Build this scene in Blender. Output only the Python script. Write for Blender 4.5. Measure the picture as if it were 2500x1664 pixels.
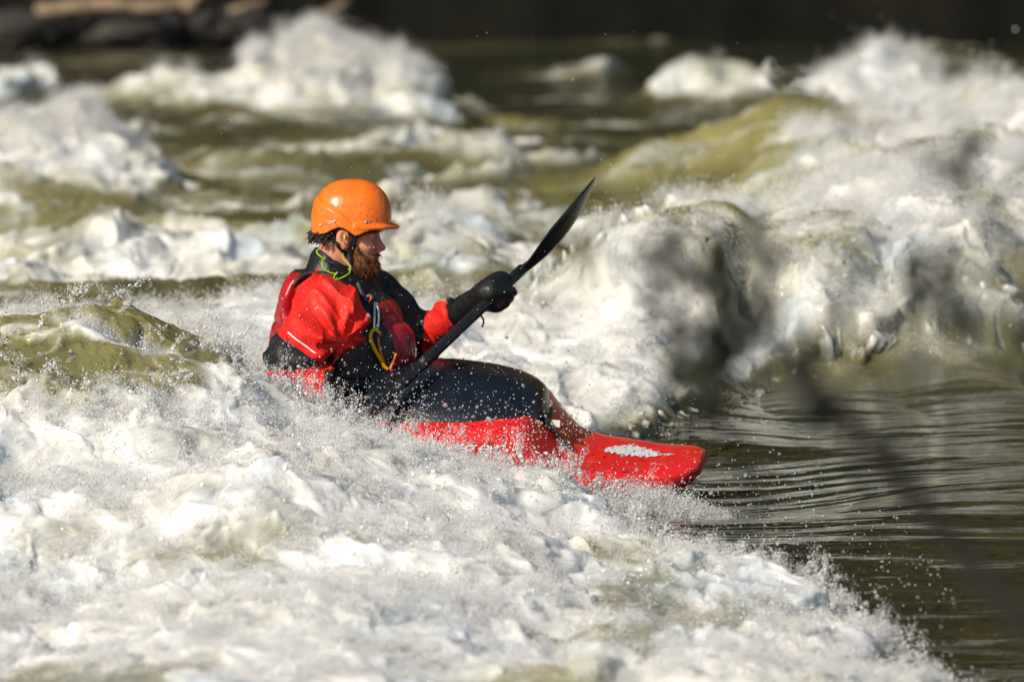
import bpy, bmesh, math, random
import numpy as np
from mathutils import Vector, Matrix
from mathutils.bvhtree import BVHTree

random.seed(7)
rng = np.random.default_rng(11)
scene = bpy.context.scene
for o in list(bpy.data.objects):
    bpy.data.objects.remove(o)
COL = scene.collection

# ------------------------------------------------------------------ camera, sky, sun, exposure
CAM = np.array([0.0, -20.0, 2.0])
PITCH = 0.0862
FPX = 15750.0                      # focal length in photo pixels (2500 wide)
cam_data = bpy.data.cameras.new('camera')
cam_data.sensor_width = 36.0
cam_data.lens = 36.0 * FPX / 2500.0
cam_data.clip_start = 0.1
cam_data.clip_end = 2000.0
cam_data.dof.use_dof = True
cam_data.dof.focus_distance = 19.4
cam_data.dof.aperture_fstop = 3.0
cam_data.dof.aperture_blades = 9
cam = bpy.data.objects.new('camera', cam_data)
cam.location = CAM
cam.rotation_euler = (math.pi / 2 - PITCH, 0, 0)
COL.objects.link(cam)
scene.camera = cam

SUN = Vector((-0.56, -0.62, 0.55)).normalized()
world = bpy.data.worlds.new('World')
scene.world = world
world.use_nodes = True
wn = world.node_tree
sky = wn.nodes.new('ShaderNodeTexSky')
sky.sky_type = 'NISHITA'
sky.sun_disc = False
sky.sun_elevation = math.asin(SUN.z)
sky.sun_rotation = math.atan2(SUN.x, SUN.y)
wn.links.new(sky.outputs[0], wn.nodes['Background'].inputs[0])
wn.nodes['Background'].inputs[1].default_value = 0.115

sd = bpy.data.lights.new('sun', 'SUN')
sd.energy = 5.0
sd.angle = math.radians(0.55)
sd.color = (1.0, 0.90, 0.74)
sun = bpy.data.objects.new('sun', sd)
sun.rotation_euler = SUN.to_track_quat('Z', 'Y').to_euler()
sun.location = (-20, -20, 25)
COL.objects.link(sun)

scene.view_settings.view_transform = 'Standard'
scene.view_settings.look = 'None'
scene.view_settings.exposure = 0.0
scene.view_settings.gamma = 1.0
scene.render.engine = 'CYCLES'
scene.cycles.use_denoising = True
scene.cycles.max_bounces = 8
scene.cycles.transmission_bounces = 6
scene.cycles.glossy_bounces = 3
scene.cycles.diffuse_bounces = 3
scene.cycles.caustics_reflective = False
scene.cycles.caustics_refractive = False
scene.cycles.sample_clamp_indirect = 4.0

# ------------------------------------------------------------------ helpers
_sp, _cp = math.sin(PITCH), math.cos(PITCH)
FWD = np.array([0, _cp, -_sp]); UPV = np.array([0, _sp, _cp])

def U(px, py, Y):
    """point of the world at depth plane Y that the photo shows at pixel (px, py)"""
    r = FWD + np.array([1., 0, 0]) * (px - 1250) / FPX - UPV * (py - 832) / FPX
    return CAM + r * ((Y + 20.0) / r[1])

def ray(px, py):
    r = FWD + np.array([1., 0, 0]) * (px - 1250) / FPX - UPV * (py - 832) / FPX
    return Vector(CAM), Vector(r).normalized()

def WP(px, py, z=-0.05):
    """point of the plane of height z that the photo shows at pixel (px, py)"""
    r = FWD + np.array([1., 0, 0]) * (px - 1250) / FPX - UPV * (py - 832) / FPX
    return CAM + r * ((z - CAM[2]) / r[2])

def zat(py, Y):
    return U(1250, py, Y)[2]

def sst(a, b, x):
    t = np.clip((x - a) / (b - a), 0, 1)
    return t * t * (3 - 2 * t)

def _hash(ix, iy, iz, seed):
    h = (ix.astype(np.uint32) * np.uint32(374761393) + iy.astype(np.uint32) * np.uint32(668265263)
         + iz.astype(np.uint32) * np.uint32(2147483647) + np.uint32((seed * 974711 + 12345) & 0xffffffff))
    h = (h ^ (h >> np.uint32(13))) * np.uint32(1274126177)
    h = (h ^ (h >> np.uint32(16))) * np.uint32(2246822519)
    return h ^ (h >> np.uint32(15))

_G2 = np.stack([np.cos(np.arange(16) * math.pi / 8 + .2), np.sin(np.arange(16) * math.pi / 8 + .2)], 1).astype(np.float32)

def pn2(x, y, seed=0):
    x = np.asarray(x, np.float32); y = np.asarray(y, np.float32)
    fx = np.floor(x); fy = np.floor(y)
    ix = fx.astype(np.int64); iy = fy.astype(np.int64)
    dx = x - fx; dy = y - fy
    ux = dx * dx * dx * (dx * (dx * 6 - 15) + 10); uy = dy * dy * dy * (dy * (dy * 6 - 15) + 10)
    z = np.zeros_like(ix)
    def g(ox, oy):
        k = _hash(ix + ox, iy + oy, z, seed) & np.uint32(15)
        return _G2[k, 0] * (dx - ox) + _G2[k, 1] * (dy - oy)
    a = g(0, 0); b = g(1, 0); c = g(0, 1); d = g(1, 1)
    a = a + ux * (b - a); c = c + ux * (d - c)
    return (a + uy * (c - a)) * 1.45

_G3 = np.array([[1, 1, 0], [-1, 1, 0], [1, -1, 0], [-1, -1, 0], [1, 0, 1], [-1, 0, 1], [1, 0, -1], [-1, 0, -1],
                [0, 1, 1], [0, -1, 1], [0, 1, -1], [0, -1, -1], [1, 1, 0], [-1, 1, 0], [0, -1, 1], [0, -1, -1]], np.float32)

def pn3(p, seed=0):
    p = np.asarray(p, np.float32)
    f = np.floor(p); i = f.astype(np.int64); d = p - f
    u = d * d * d * (d * (d * 6 - 15) + 10)
    def g(ox, oy, oz):
        k = _hash(i[:, 0] + ox, i[:, 1] + oy, i[:, 2] + oz, seed) & np.uint32(15)
        G = _G3[k]
        return G[:, 0] * (d[:, 0] - ox) + G[:, 1] * (d[:, 1] - oy) + G[:, 2] * (d[:, 2] - oz)
    def lx(oy, oz):
        a = g(0, oy, oz); b = g(1, oy, oz)
        return a + u[:, 0] * (b - a)
    a = lx(0, 0); b = lx(1, 0); c = lx(0, 1); e = lx(1, 1)
    a = a + u[:, 1] * (b - a); c = c + u[:, 1] * (e - c)
    return a + u[:, 2] * (c - a)

def fbm2(x, y, oct=4, seed=0, gain=.5):
    s = 0; a = 1.0
    for k in range(oct):
        s = s + a * pn2(x * 2 ** k + 17.3 * k, y * 2 ** k - 9.1 * k, seed + k)
        a *= gain
    return s

# ---- object helpers
def mesh_obj(name, verts, faces, mats, parent=None, smooth=True, midx=None):
    v = np.asarray(verts, np.float64)
    me = bpy.data.meshes.new(name)
    if parent is not None:
        w = parent
        off = np.zeros(3)
        while w is not None:
            off = off + np.array(w.location); w = w.parent
        v = v - off
    if isinstance(faces, np.ndarray):
        n = len(faces); k = faces.shape[1]
        me.vertices.add(len(v)); me.vertices.foreach_set('co', v.astype(np.float32).ravel())
        me.loops.add(n * k); me.loops.foreach_set('vertex_index', faces.astype(np.int32).ravel())
        me.polygons.add(n)
        me.polygons.foreach_set('loop_start', (np.arange(n) * k).astype(np.int32))
        me.update(calc_edges=True)
    else:
        me.from_pydata([tuple(p) for p in v], [], faces)
    if not isinstance(mats, (list, tuple)):
        mats = [mats]
    for m in mats:
        me.materials.append(m)
    if midx is not None:
        me.polygons.foreach_set('material_index', np.asarray(midx, np.int32))
    me.polygons.foreach_set('use_smooth', np.full(len(me.polygons), smooth))
    me.validate()
    me.update()
    o = bpy.data.objects.new(name, me)
    COL.objects.link(o)
    if parent is not None:
        o.parent = parent
    return o

def empty(name, loc):
    o = bpy.data.objects.new(name, None)
    o.location = loc
    o.empty_display_size = .1
    COL.objects.link(o)
    return o

def tag(o, label=None, cat=None, group=None, kind=None):
    if label: o['label'] = label
    if cat: o['category'] = cat
    if group: o['group'] = group
    if kind: o['kind'] = kind
    return o

def attr(o, name, vals):
    a = o.data.attributes.new(name, 'FLOAT', 'POINT')
    a.data.foreach_set('value', np.asarray(vals, np.float32))

def tube(pts, rad, seg=8, flat=None, cap=True):
    """tube along points; rad a number or list; flat=(vector,ratio) squeezes along a direction"""
    P = [np.array(p, float) for p in pts]
    n = len(P)
    R = [rad] * n if np.isscalar(rad) else list(rad)
    V = []; F = []
    prev = None
    for i in range(n):
        t = P[min(i + 1, n - 1)] - P[max(i - 1, 0)]
        t /= np.linalg.norm(t) + 1e-12
        if prev is None:
            a = np.array([0, 0, 1.]) if abs(t[2]) < .9 else np.array([1., 0, 0])
            if flat is not None: a = np.array(flat[0], float)
        else:
            a = prev
        a = a - t * a.dot(t); a /= np.linalg.norm(a) + 1e-12
        b = np.cross(t, a); prev = a
        ra = R[i] * (flat[1] if flat is not None else 1.0)
        for k in range(seg):
            th = 2 * math.pi * k / seg
            V.append(P[i] + a * ra * math.cos(th) + b * R[i] * math.sin(th))
    for i in range(n - 1):
        for k in range(seg):
            k2 = (k + 1) % seg
            F.append((i * seg + k, i * seg + k2, (i + 1) * seg + k2, (i + 1) * seg + k))
    if cap:
        F.append(tuple(range(seg))[::-1]); F.append(tuple((n - 1) * seg + k for k in range(seg)))
    return V, F

def catmull(pts, n=8):
    P = [np.array(p, float) for p in pts]
    P = [2 * P[0] - P[1]] + P + [2 * P[-1] - P[-2]]
    out = []
    for i in range(1, len(P) - 2):
        for k in range(n):
            t = k / n
            a, b, c, d = P[i - 1], P[i], P[i + 1], P[i + 2]
            out.append(.5 * ((2 * b) + (-a + c) * t + (2 * a - 5 * b + 4 * c - d) * t * t + (-a + 3 * b - 3 * c + d) * t ** 3))
    out.append(P[-2])
    return out

def join(parts):
    V = []; F = []
    for v, f in parts:
        o = len(V); V += list(v); F += [tuple(i + o for i in q) for q in f]
    return V, F

# ---- SDF modelling: surface nets
def surface_nets(fn, lo, hi, h, chunk=1500000):
    lo = np.array(lo, float); hi = np.array(hi, float)
    n = np.ceil((hi - lo) / h).astype(int) + 1
    xs = [lo[k] + np.arange(n[k]) * h for k in range(3)]
    B = 5
    nb = -(-n // B)
    cc = [lo[k] + (np.arange(nb[k]) * B + (B - 1) / 2) * h for k in range(3)]
    fc = fn(np.stack(np.meshgrid(*cc, indexing='ij'), -1).reshape(-1, 3)).reshape(nb)
    f = np.repeat(np.repeat(np.repeat(fc, B, 0), B, 1), B, 2)[:n[0], :n[1], :n[2]].astype(np.float32)
    near = np.abs(fc) < B * h * 1.6 + .012
    mask = np.repeat(np.repeat(np.repeat(near, B, 0), B, 1), B, 2)[:n[0], :n[1], :n[2]]
    ii = np.argwhere(mask)
    if len(ii):
        f[ii[:, 0], ii[:, 1], ii[:, 2]] = fn(lo + ii * h)
    s = f < 0
    c = [s[a:n[0] - 1 + a, b:n[1] - 1 + b, d:n[2] - 1 + d] for a in (0, 1) for b in (0, 1) for d in (0, 1)]
    cnt = sum(x.astype(np.int8) for x in c)
    act = np.argwhere((cnt > 0) & (cnt < 8))
    vid = -np.ones(np.array(n) - 1, np.int64)
    vid[act[:, 0], act[:, 1], act[:, 2]] = np.arange(len(act))
    corners = [(a, b, d) for a in (0, 1) for b in (0, 1) for d in (0, 1)]
    fv = np.stack([f[act[:, 0] + a, act[:, 1] + b, act[:, 2] + d] for a, b, d in corners], 1)
    acc = np.zeros((len(act), 3)); w = np.zeros(len(act))
    for i, ca in enumerate(corners):
        for j, cb in enumerate(corners):
            if j > i and sum(abs(ca[k] - cb[k]) for k in range(3)) == 1:
                m = (fv[:, i] < 0) != (fv[:, j] < 0)
                t = np.where(m, fv[:, i] / (fv[:, i] - fv[:, j] + 1e-20), 0)
                p = np.array(ca)[None] + t[:, None] * (np.array(cb) - np.array(ca))[None]
                acc[m] += p[m]; w[m] += 1
    V = lo + (act + acc / w[:, None]) * h
    Q = []
    for ax in range(3):
        b, d = [(1, 2), (2, 0), (0, 1)][ax]
        sl0 = [slice(None)] * 3; sl1 = [slice(None)] * 3
        sl0[ax] = slice(0, n[ax] - 1); sl1[ax] = slice(1, n[ax])
        s0 = s[tuple(sl0)]; s1 = s[tuple(sl1)]
        e = np.argwhere(s0 != s1)
        e = e[(e[:, b] > 0) & (e[:, d] > 0) & (e[:, b] < n[b] - 1) & (e[:, d] < n[d] - 1)]
        ins = s0[e[:, 0], e[:, 1], e[:, 2]]
        def at(ob, od):
            q = e.copy(); q[:, b] += ob; q[:, d] += od
            return vid[q[:, 0], q[:, 1], q[:, 2]]
        q = np.stack([at(-1, -1), at(0, -1), at(0, 0), at(-1, 0)], 1)
        q[~ins] = q[~ins][:, ::-1]
        Q.append(q)
    return V, np.concatenate(Q)

def s_ell(p, c, r):
    q = (p - np.array(c)) / np.array(r)
    k0 = np.sqrt((q * q).sum(1)) + 1e-9
    q2 = q / np.array(r)
    k1 = np.sqrt((q2 * q2).sum(1)) + 1e-9
    return k0 * (k0 - 1) / k1

def s_cap(p, a, b, ra, rb=None):
    rb = ra if rb is None else rb
    a = np.array(a, float); b = np.array(b, float)
    ab = b - a
    t = np.clip(((p - a) @ ab) / ab.dot(ab), 0, 1)
    d = p - a - t[:, None] * ab
    return np.sqrt((d * d).sum(1)) - (ra + (rb - ra) * t)

def smin(a, b, k):
    h = np.clip(.5 + .5 * (b - a) / k, 0, 1)
    return b + (a - b) * h - k * h * (1 - h)

def smax(a, b, k):
    return -smin(-a, -b, k)

# ------------------------------------------------------------------ materials
def new_mat(name):
    m = bpy.data.materials.new(name)
    m.use_nodes = True
    return m, m.node_tree, m.node_tree.nodes['Principled BSDF']

def N(nt, typ, **kw):
    n = nt.nodes.new(typ)
    for k, v in kw.items():
        setattr(n, k, v)
    return n

def simple(name, col, rough=.5, noise=0.0, nscale=30, bump=0.0, bscale=200, spec=.5, coat=0.0, col2=None):
    m, nt, b = new_mat(name)
    b.inputs['Roughness'].default_value = rough
    b.inputs['Specular IOR Level'].default_value = spec
    b.inputs['Coat Weight'].default_value = coat
    tc = N(nt, 'ShaderNodeTexCoord')
    nz = N(nt, 'ShaderNodeTexNoise'); nz.inputs['Scale'].default_value = nscale; nz.inputs['Detail'].default_value = 5
    nt.links.new(tc.outputs['Object'], nz.inputs['Vector'])
    mx = N(nt, 'ShaderNodeMix', data_type='RGBA')
    c2 = col2 if col2 else tuple(c * (1 - noise) for c in col)
    mx.inputs[6].default_value = (*c2, 1); mx.inputs[7].default_value = (*col, 1)
    rp = N(nt, 'ShaderNodeMapRange'); rp.inputs[1].default_value = .35; rp.inputs[2].default_value = .65
    nt.links.new(nz.outputs[0], rp.inputs[0]); nt.links.new(rp.outputs[0], mx.inputs[0])
    nt.links.new(mx.outputs[2], b.inputs['Base Color'])
    if bump:
        n2 = N(nt, 'ShaderNodeTexNoise'); n2.inputs['Scale'].default_value = bscale; n2.inputs['Detail'].default_value = 4
        nt.links.new(tc.outputs['Object'], n2.inputs['Vector'])
        bp = N(nt, 'ShaderNodeBump'); bp.inputs['Strength'].default_value = bump; bp.inputs['Distance'].default_value = .01
        nt.links.new(n2.outputs[0], bp.inputs['Height']); nt.links.new(bp.outputs[0], b.inputs['Normal'])
    return m

M = {}
M['red'] = simple('red_nylon', (.76, .018, .010), .62, .25, 14, .30, 90, .3)
M['black'] = simple('black_nylon', (.012, .012, .014), .55, .3, 20, .25, 120, .4)
M['pfd_red'] = simple('life_jacket_red', (.42, .006, .014), .30, .4, 18, .3, 60, .6)
M['pfd_black'] = simple('life_jacket_black', (.010, .010, .012), .5, .3, 20, .3, 90, .5)
M['neoprene'] = simple('black_neoprene', (.008, .009, .009), .42, .3, 20, .2, 150, .4)
for _k in ('red', 'pfd_red', 'black'):
    _b = M[_k].node_tree.nodes['Principled BSDF']; _b.inputs['Coat Weight'].default_value = .04; _b.inputs['Coat Roughness'].default_value = .2
M['navy'] = simple('navy_spray_skirt', (.006, .010, .017), .28, .35, 9, .15, 120, .5)
M['orange'] = simple('orange_helmet_plastic', (.85, .17, .003), .30, .0, 26, .10, 90, .5, col2=(.78, .14, .006))
def scuff(m):
    nt = m.node_tree; b = nt.nodes['Principled BSDF']
    tc = N(nt, 'ShaderNodeTexCoord'); mp = N(nt, 'ShaderNodeMapping'); mp.inputs['Scale'].default_value = (22, 60, 150); mp.inputs['Rotation'].default_value = (.3, .6, .2)
    nz = N(nt, 'ShaderNodeTexNoise'); nz.inputs['Scale'].default_value = 1.0; nz.inputs['Detail'].default_value = 6
    nt.links.new(tc.outputs['Object'], mp.inputs[0]); nt.links.new(mp.outputs[0], nz.inputs['Vector'])
    mr = N(nt, 'ShaderNodeMapRange'); mr.inputs[1].default_value = .60; mr.inputs[2].default_value = .72; mr.inputs[4].default_value = .45
    nt.links.new(nz.outputs[0], mr.inputs[0])
    old = b.inputs['Base Color'].links[0].from_socket
    mx = N(nt, 'ShaderNodeMix', data_type='RGBA'); mx.inputs[7].default_value = (.62, .30, .18, 1)
    nt.links.new(mr.outputs[0], mx.inputs[0]); nt.links.new(old, mx.inputs[6]); nt.links.new(mx.outputs[2], b.inputs['Base Color'])
scuff(M['orange'])

M['kayak'] = simple('red_kayak_plastic', (.66, .012, .014), .30, .18, 7, .08, 60, .5)
scuff(M['kayak'])
M['skin'] = simple('skin', (.56, .25, .16), .5, .0, 40, .12, 160, .35, col2=(.50, .17, .10))
M['hair'] = simple('dark_hair', (.020, .012, .008), .5, .5, 60, .4, 120, .4)
M['beard'] = simple('brown_beard', (.20, .075, .020), .6, 0, 55, .6, 140, .3, col2=(.045, .018, .008))
M['green_cord'] = simple('lime_cord', (.30, .55, .01), .4, .2, 40)
M['yellow'] = simple('yellow_webbing', (.75, .45, .005), .45, .2, 60)
M['orange_cord'] = simple('orange_cord', (.80, .16, .005), .45, .2, 60)
M['blue'] = simple('blue_cord', (.015, .07, .30), .45, .2, 60)
M['steel'] = simple('bright_steel', (.62, .62, .60), .25, .2, 60)
M['steel'].node_tree.nodes['Principled BSDF'].inputs['Metallic'].default_value = .9
M['white'] = simple('white_print', (.78, .77, .74), .5, .15, 60)
M['carbon'] = simple('black_paddle', (.012, .013, .012), .30, .4, 25, .05, 80, .5)
M['bark'] = simple('twig_bark', (.020, .017, .012), .8, .5, 60, .4, 120)
M['leaf'] = simple('leaf', (.020, .024, .009), .55, .4, 20)  # colour darkened to stand for backlit, shaded leaves
M['wood'] = simple('driftwood', (.30, .21, .13), .8, .5, 8, .4, 40)
M['rock'] = simple('bank_rock', (.05, .042, .035), .85, .6, 3, .6, 12)

def graphic_mat():
    m, nt, b = new_mat('bow_graphic')
    tc = N(nt, 'ShaderNodeTexCoord')
    v = N(nt, 'ShaderNodeTexVoronoi', feature='DISTANCE_TO_EDGE'); v.inputs['Scale'].default_value = 95
    nt.links.new(tc.outputs['Object'], v.inputs['Vector'])
    rp = N(nt, 'ShaderNodeValToRGB')
    rp.color_ramp.elements[0].position = .02; rp.color_ramp.elements[0].color = (.10, .10, .15, 1)
    rp.color_ramp.elements[1].position = .09; rp.color_ramp.elements[1].color = (.80, .78, .78, 1)
    nt.links.new(v.outputs[0], rp.inputs[0]); nt.links.new(rp.outputs[0], b.inputs['Base Color'])
    b.inputs['Roughness'].default_value = .35
    return m
M['graphic'] = graphic_mat()

def water_mat():
    m, nt, b = new_mat('river_water')
    out = nt.nodes['Material Output']
    L = nt.links.new
    geo = N(nt, 'ShaderNodeNewGeometry')
    fo = N(nt, 'ShaderNodeAttribute', attribute_name='foam')
    ae = N(nt, 'ShaderNodeAttribute', attribute_name='aer')
    # ---- water body: dark where clear and deep, olive where silt and bubbles are churned in
    mx = N(nt, 'ShaderNodeMix', data_type='RGBA')
    mx.inputs[6].default_value = (.006, .012, .009, 1); mx.inputs[7].default_value = (.250, .225, .085, 1)
    L(ae.outputs['Fac'], mx.inputs[0]); L(mx.outputs[2], b.inputs['Base Color'])
    b.inputs['Roughness'].default_value = .045
    b.inputs['IOR'].default_value = 1.40
    b.inputs['Subsurface Weight'].default_value = .7
    b.inputs['Subsurface Radius'].default_value = (1.0, .9, .45); b.inputs['Subsurface Scale'].default_value = .10
    mp = N(nt, 'ShaderNodeMapping'); mp.inputs['Scale'].default_value = (1.7, 10, 8)
    L(geo.outputs['Position'], mp.inputs['Vector'])
    rn = N(nt, 'ShaderNodeTexNoise'); rn.inputs['Scale'].default_value = 1.0; rn.inputs['Detail'].default_value = 4; rn.inputs['Distortion'].default_value = 1.6
    L(mp.outputs[0], rn.inputs['Vector'])
    bp = N(nt, 'ShaderNodeBump'); bp.inputs['Strength'].default_value = .13; bp.inputs['Distance'].default_value = .03
    L(rn.outputs[0], bp.inputs['Height'])
    m3 = N(nt, 'ShaderNodeMapping'); m3.inputs['Scale'].default_value = (.7, 2.6, 2); m3.inputs['Rotation'].default_value = (0, 0, .12)
    L(geo.outputs['Position'], m3.inputs['Vector'])
    r4 = N(nt, 'ShaderNodeTexNoise'); r4.inputs['Scale'].default_value = 1.0; r4.inputs['Detail'].default_value = 2; r4.inputs['Distortion'].default_value = 1.2
    L(m3.outputs[0], r4.inputs['Vector'])
    b4 = N(nt, 'ShaderNodeBump'); b4.inputs['Strength'].default_value = .28; b4.inputs['Distance'].default_value = .09
    L(r4.outputs[0], b4.inputs['Height']); L(b4.outputs[0], bp.inputs['Normal'])
    fn = N(nt, 'ShaderNodeTexNoise'); fn.inputs['Scale'].default_value = 45; fn.inputs['Detail'].default_value = 4
    L(geo.outputs['Position'], fn.inputs['Vector'])
    bq = N(nt, 'ShaderNodeBump'); bq.inputs['Distance'].default_value = .02
    am = N(nt, 'ShaderNodeMath', operation='MULTIPLY'); am.inputs[1].default_value = .75
    L(ae.outputs['Fac'], am.inputs[0]); L(am.outputs[0], bq.inputs['Strength'])
    L(fn.outputs[0], bq.inputs['Height']); L(bp.outputs[0], bq.inputs['Normal']); L(bq.outputs[0], b.inputs['Normal'])
    # ---- foam
    f = N(nt, 'ShaderNodeBsdfPrincipled')
    f.inputs['Roughness'].default_value = .55
    f.inputs['Specular IOR Level'].default_value = .4
    f.inputs['Subsurface Weight'].default_value = 1.0
    f.inputs['Subsurface Radius'].default_value = (1.0, 1.0, .85); f.inputs['Subsurface Scale'].default_value = .050
    f.inputs['Coat Weight'].default_value = .5; f.inputs['Coat Roughness'].default_value = .12; f.inputs['Coat IOR'].default_value = 1.33
    n1 = N(nt, 'ShaderNodeTexNoise'); n1.inputs['Scale'].default_value = 70; n1.inputs['Detail'].default_value = 6; n1.inputs['Roughness'].default_value = .7
    L(geo.outputs['Position'], n1.inputs['Vector'])
    n2 = N(nt, 'ShaderNodeTexNoise'); n2.inputs['Scale'].default_value = 3.2; n2.inputs['Detail'].default_value = 7; n2.inputs['Roughness'].default_value = .65
    L(geo.outputs['Position'], n2.inputs['Vector'])
    # thin foam lets the olive water through: density = attribute + noise
    den = N(nt, 'ShaderNodeMath', operation='MULTIPLY_ADD'); den.inputs[1].default_value = 1.6
    L(n2.outputs[0], den.inputs[0]); L(fo.outputs['Fac'], den.inputs[2])
    rp = N(nt, 'ShaderNodeMapRange'); rp.inputs[1].default_value = 1.15; rp.inputs[2].default_value = 1.95
    L(den.outputs[0], rp.inputs[0])
    fc = N(nt, 'ShaderNodeMix', data_type='RGBA')
    fc.inputs[6].default_value = (.36, .35, .25, 1); fc.inputs[7].default_value = (.81, .805, .79, 1)
    L(rp.outputs[0], fc.inputs[0])
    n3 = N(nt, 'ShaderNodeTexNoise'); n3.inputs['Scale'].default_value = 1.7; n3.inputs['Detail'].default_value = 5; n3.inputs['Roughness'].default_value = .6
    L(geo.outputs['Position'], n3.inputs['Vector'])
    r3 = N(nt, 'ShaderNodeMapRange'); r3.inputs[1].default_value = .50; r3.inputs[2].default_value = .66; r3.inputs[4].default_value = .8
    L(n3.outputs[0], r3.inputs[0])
    cool = N(nt, 'ShaderNodeMix', data_type='RGBA'); cool.blend_type = 'MULTIPLY'; cool.inputs[7].default_value = (.58, .68, .78, 1)  # blue-grey shade and sky reflection on the foam, painted as a tint
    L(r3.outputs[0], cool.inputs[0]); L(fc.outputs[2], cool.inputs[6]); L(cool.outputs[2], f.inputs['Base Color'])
    b2 = N(nt, 'ShaderNodeBump'); b2.inputs['Strength'].default_value = .26; b2.inputs['Distance'].default_value = .009
    L(n1.outputs[0], b2.inputs['Height']); L(b2.outputs[0], f.inputs['Normal'])
    # edge of the foam broken up by bubbles
    ed = N(nt, 'ShaderNodeMath', operation='MULTIPLY_ADD'); ed.inputs[1].default_value = .55
    L(n1.outputs[0], ed.inputs[0]); L(fo.outputs['Fac'], ed.inputs[2])
    r2 = N(nt, 'ShaderNodeMapRange', interpolation_type='SMOOTHSTEP'); r2.inputs[1].default_value = .55; r2.inputs[2].default_value = .95
    L(ed.outputs[0], r2.inputs[0])
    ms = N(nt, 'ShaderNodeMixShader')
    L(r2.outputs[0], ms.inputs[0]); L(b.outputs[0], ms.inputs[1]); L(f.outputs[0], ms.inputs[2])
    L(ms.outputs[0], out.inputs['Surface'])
    return m
M['water'] = water_mat()

def drop_mat():
    m, nt, b = new_mat('water_drop')
    b.inputs['Base Color'].default_value = (.93, .94, .93, 1)
    b.inputs['Roughness'].default_value = .04
    b.inputs['IOR'].default_value = 1.333
    b.inputs['Transmission Weight'].default_value = .8
    b.inputs['Coat Weight'].default_value = .3
    b.inputs['Coat Roughness'].default_value = .03
    return m
M['drop'] = drop_mat()

def mist_mat():
    m, nt, b = new_mat('fine_drop')
    L = nt.links.new
    d = N(nt, 'ShaderNodeBsdfDiffuse'); d.inputs[0].default_value = (.92, .92, .91, 1)
    t = N(nt, 'ShaderNodeBsdfTranslucent'); t.inputs[0].default_value = (.92, .92, .91, 1)
    x = N(nt, 'ShaderNodeMixShader'); x.inputs[0].default_value = .45
    L(d.outputs[0], x.inputs[1]); L(t.outputs[0], x.inputs[2])
    g = N(nt, 'ShaderNodeBsdfGlossy'); g.inputs['Roughness'].default_value = .12
    y = N(nt, 'ShaderNodeMixShader'); y.inputs[0].default_value = .06
    L(x.outputs[0], y.inputs[1]); L(g.outputs[0], y.inputs[2])
    L(y.outputs[0], nt.nodes['Material Output'].inputs['Surface'])
    nt.nodes.remove(b)
    return m
M['mist'] = mist_mat()

def froth_mat():
    m, nt, b = new_mat('froth')
    b.inputs['Base Color'].default_value = (.76, .76, .755, 1)
    b.inputs['Roughness'].default_value = .3
    b.inputs['IOR'].default_value = 1.333
    b.inputs['Coat Weight'].default_value = .6; b.inputs['Coat Roughness'].default_value = .05
    return m
M['froth'] = froth_mat()

def splash_mat():
    m, nt, b = new_mat('splash')
    b.inputs['Base Color'].default_value = (.88, .89, .88, 1)
    b.inputs['Roughness'].default_value = .12
    b.inputs['IOR'].default_value = 1.333
    b.inputs['Transmission Weight'].default_value = .65
    b.inputs['Coat Weight'].default_value = .4
    return m
M['splash'] = splash_mat()

# ------------------------------------------------------------------ the river
XB_Y = np.array([-12, -6.0, -3.1, -2.5, -2.15, -1.6, -0.9, -0.45, 0.0, .5, 1.5, 2.3, 3.0, 3.6, 60])
XB_X = np.array([3.2, 2.0, 1.07, .96, .85, .48, .37, .36, .22, .34, .58, 1.1, 2.6, 6, 6])

# far and middle waves: photo px, base py, peak py, half width px (left, right), depth (near, far) m, foam, churned silt
WAVES = [
    (800, 350, 125, 430, 220, 1.9, 2.2, 1.1, .7),      # big breaking wave behind
    (520, 310, 190, 330, 260, 1.4, 1.6, .8, .6),
    (980, 355, 200, 260, 120, 1.3, 1.4, 1.05, .6),
    (40, 290, 175, 120, 60, 1.2, 1.5, 1.0, .5),
    (150, 600, 330, 360, 230, 2.4, 1.4, 1.1, .6),     # foam pile at the left
    (340, 590, 390, 180, 100, 1.8, 1.2, 1.05, .6),
    (700, 470, 385, 230, 200, 1.0, 1.2, .1, .55),
    (1180, 475, 405, 220, 150, .7, .8, .75, .6),
    (1320, 360, 290, 130, 120, .8, .9, .25, .8),
    (1740, 310, 120, 200, 170, 1.2, 1.6, .75, .5),
    (1960, 290, 170, 90, 120, 1.0, 1.2, .4, .4),
    (2170, 430, 165, 280, 240, 2.0, 1.5, 1.0, .7),    # high foam shoulder at the right
    (2430, 560, 260, 200, 160, 1.6, 1.6, .9, .6),
    (1850, 560, 292, 260, 200, 1.8, 1.3, .12, 1.0),   # olive hump
    (1600, 560, 400, 180, 130, 1.2, 1.0, .35, .8),
    (1950, 690, 470, 260, 190, 1.4, 1.2, .35, .95),
    (2270, 900, 410, 300, 300, 2.2, 2.4, 1.0, .8),
    (2000, 930, 500, 300, 240, 1.8, 1.9, .58, .95),
    (1660, 960, 490, 260, 240, 1.8, 2.0, .55, .95),
    (1150, 830, 545, 260, 240, 1.0, 1.2, 1.0, .6),
    (520, 760, 600, 420, 320, 1.2, 1.4, .95, .6),
    (100, 760, 590, 240, 300, 1.0, 1.3, .8, .6),
    (120, 640, 570, 260, 260, .6, .7, .2, .9),
    (1420, 230, 150, 200, 120, 1.4, 1.6, .42, .3),
    (330, 190, 130, 260, 160, 1.4, 1.6, .41, .3),
    (2330, 200, 110, 220, 160, 1.4, 1.8, .42, .3),
    (1080, 150, 110, 260, 160, 1.4, 1.6, .3, .25),
    (1500, 140, 80, 300, 200, 1.6, 2.0, .3, .25),
]

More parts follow.
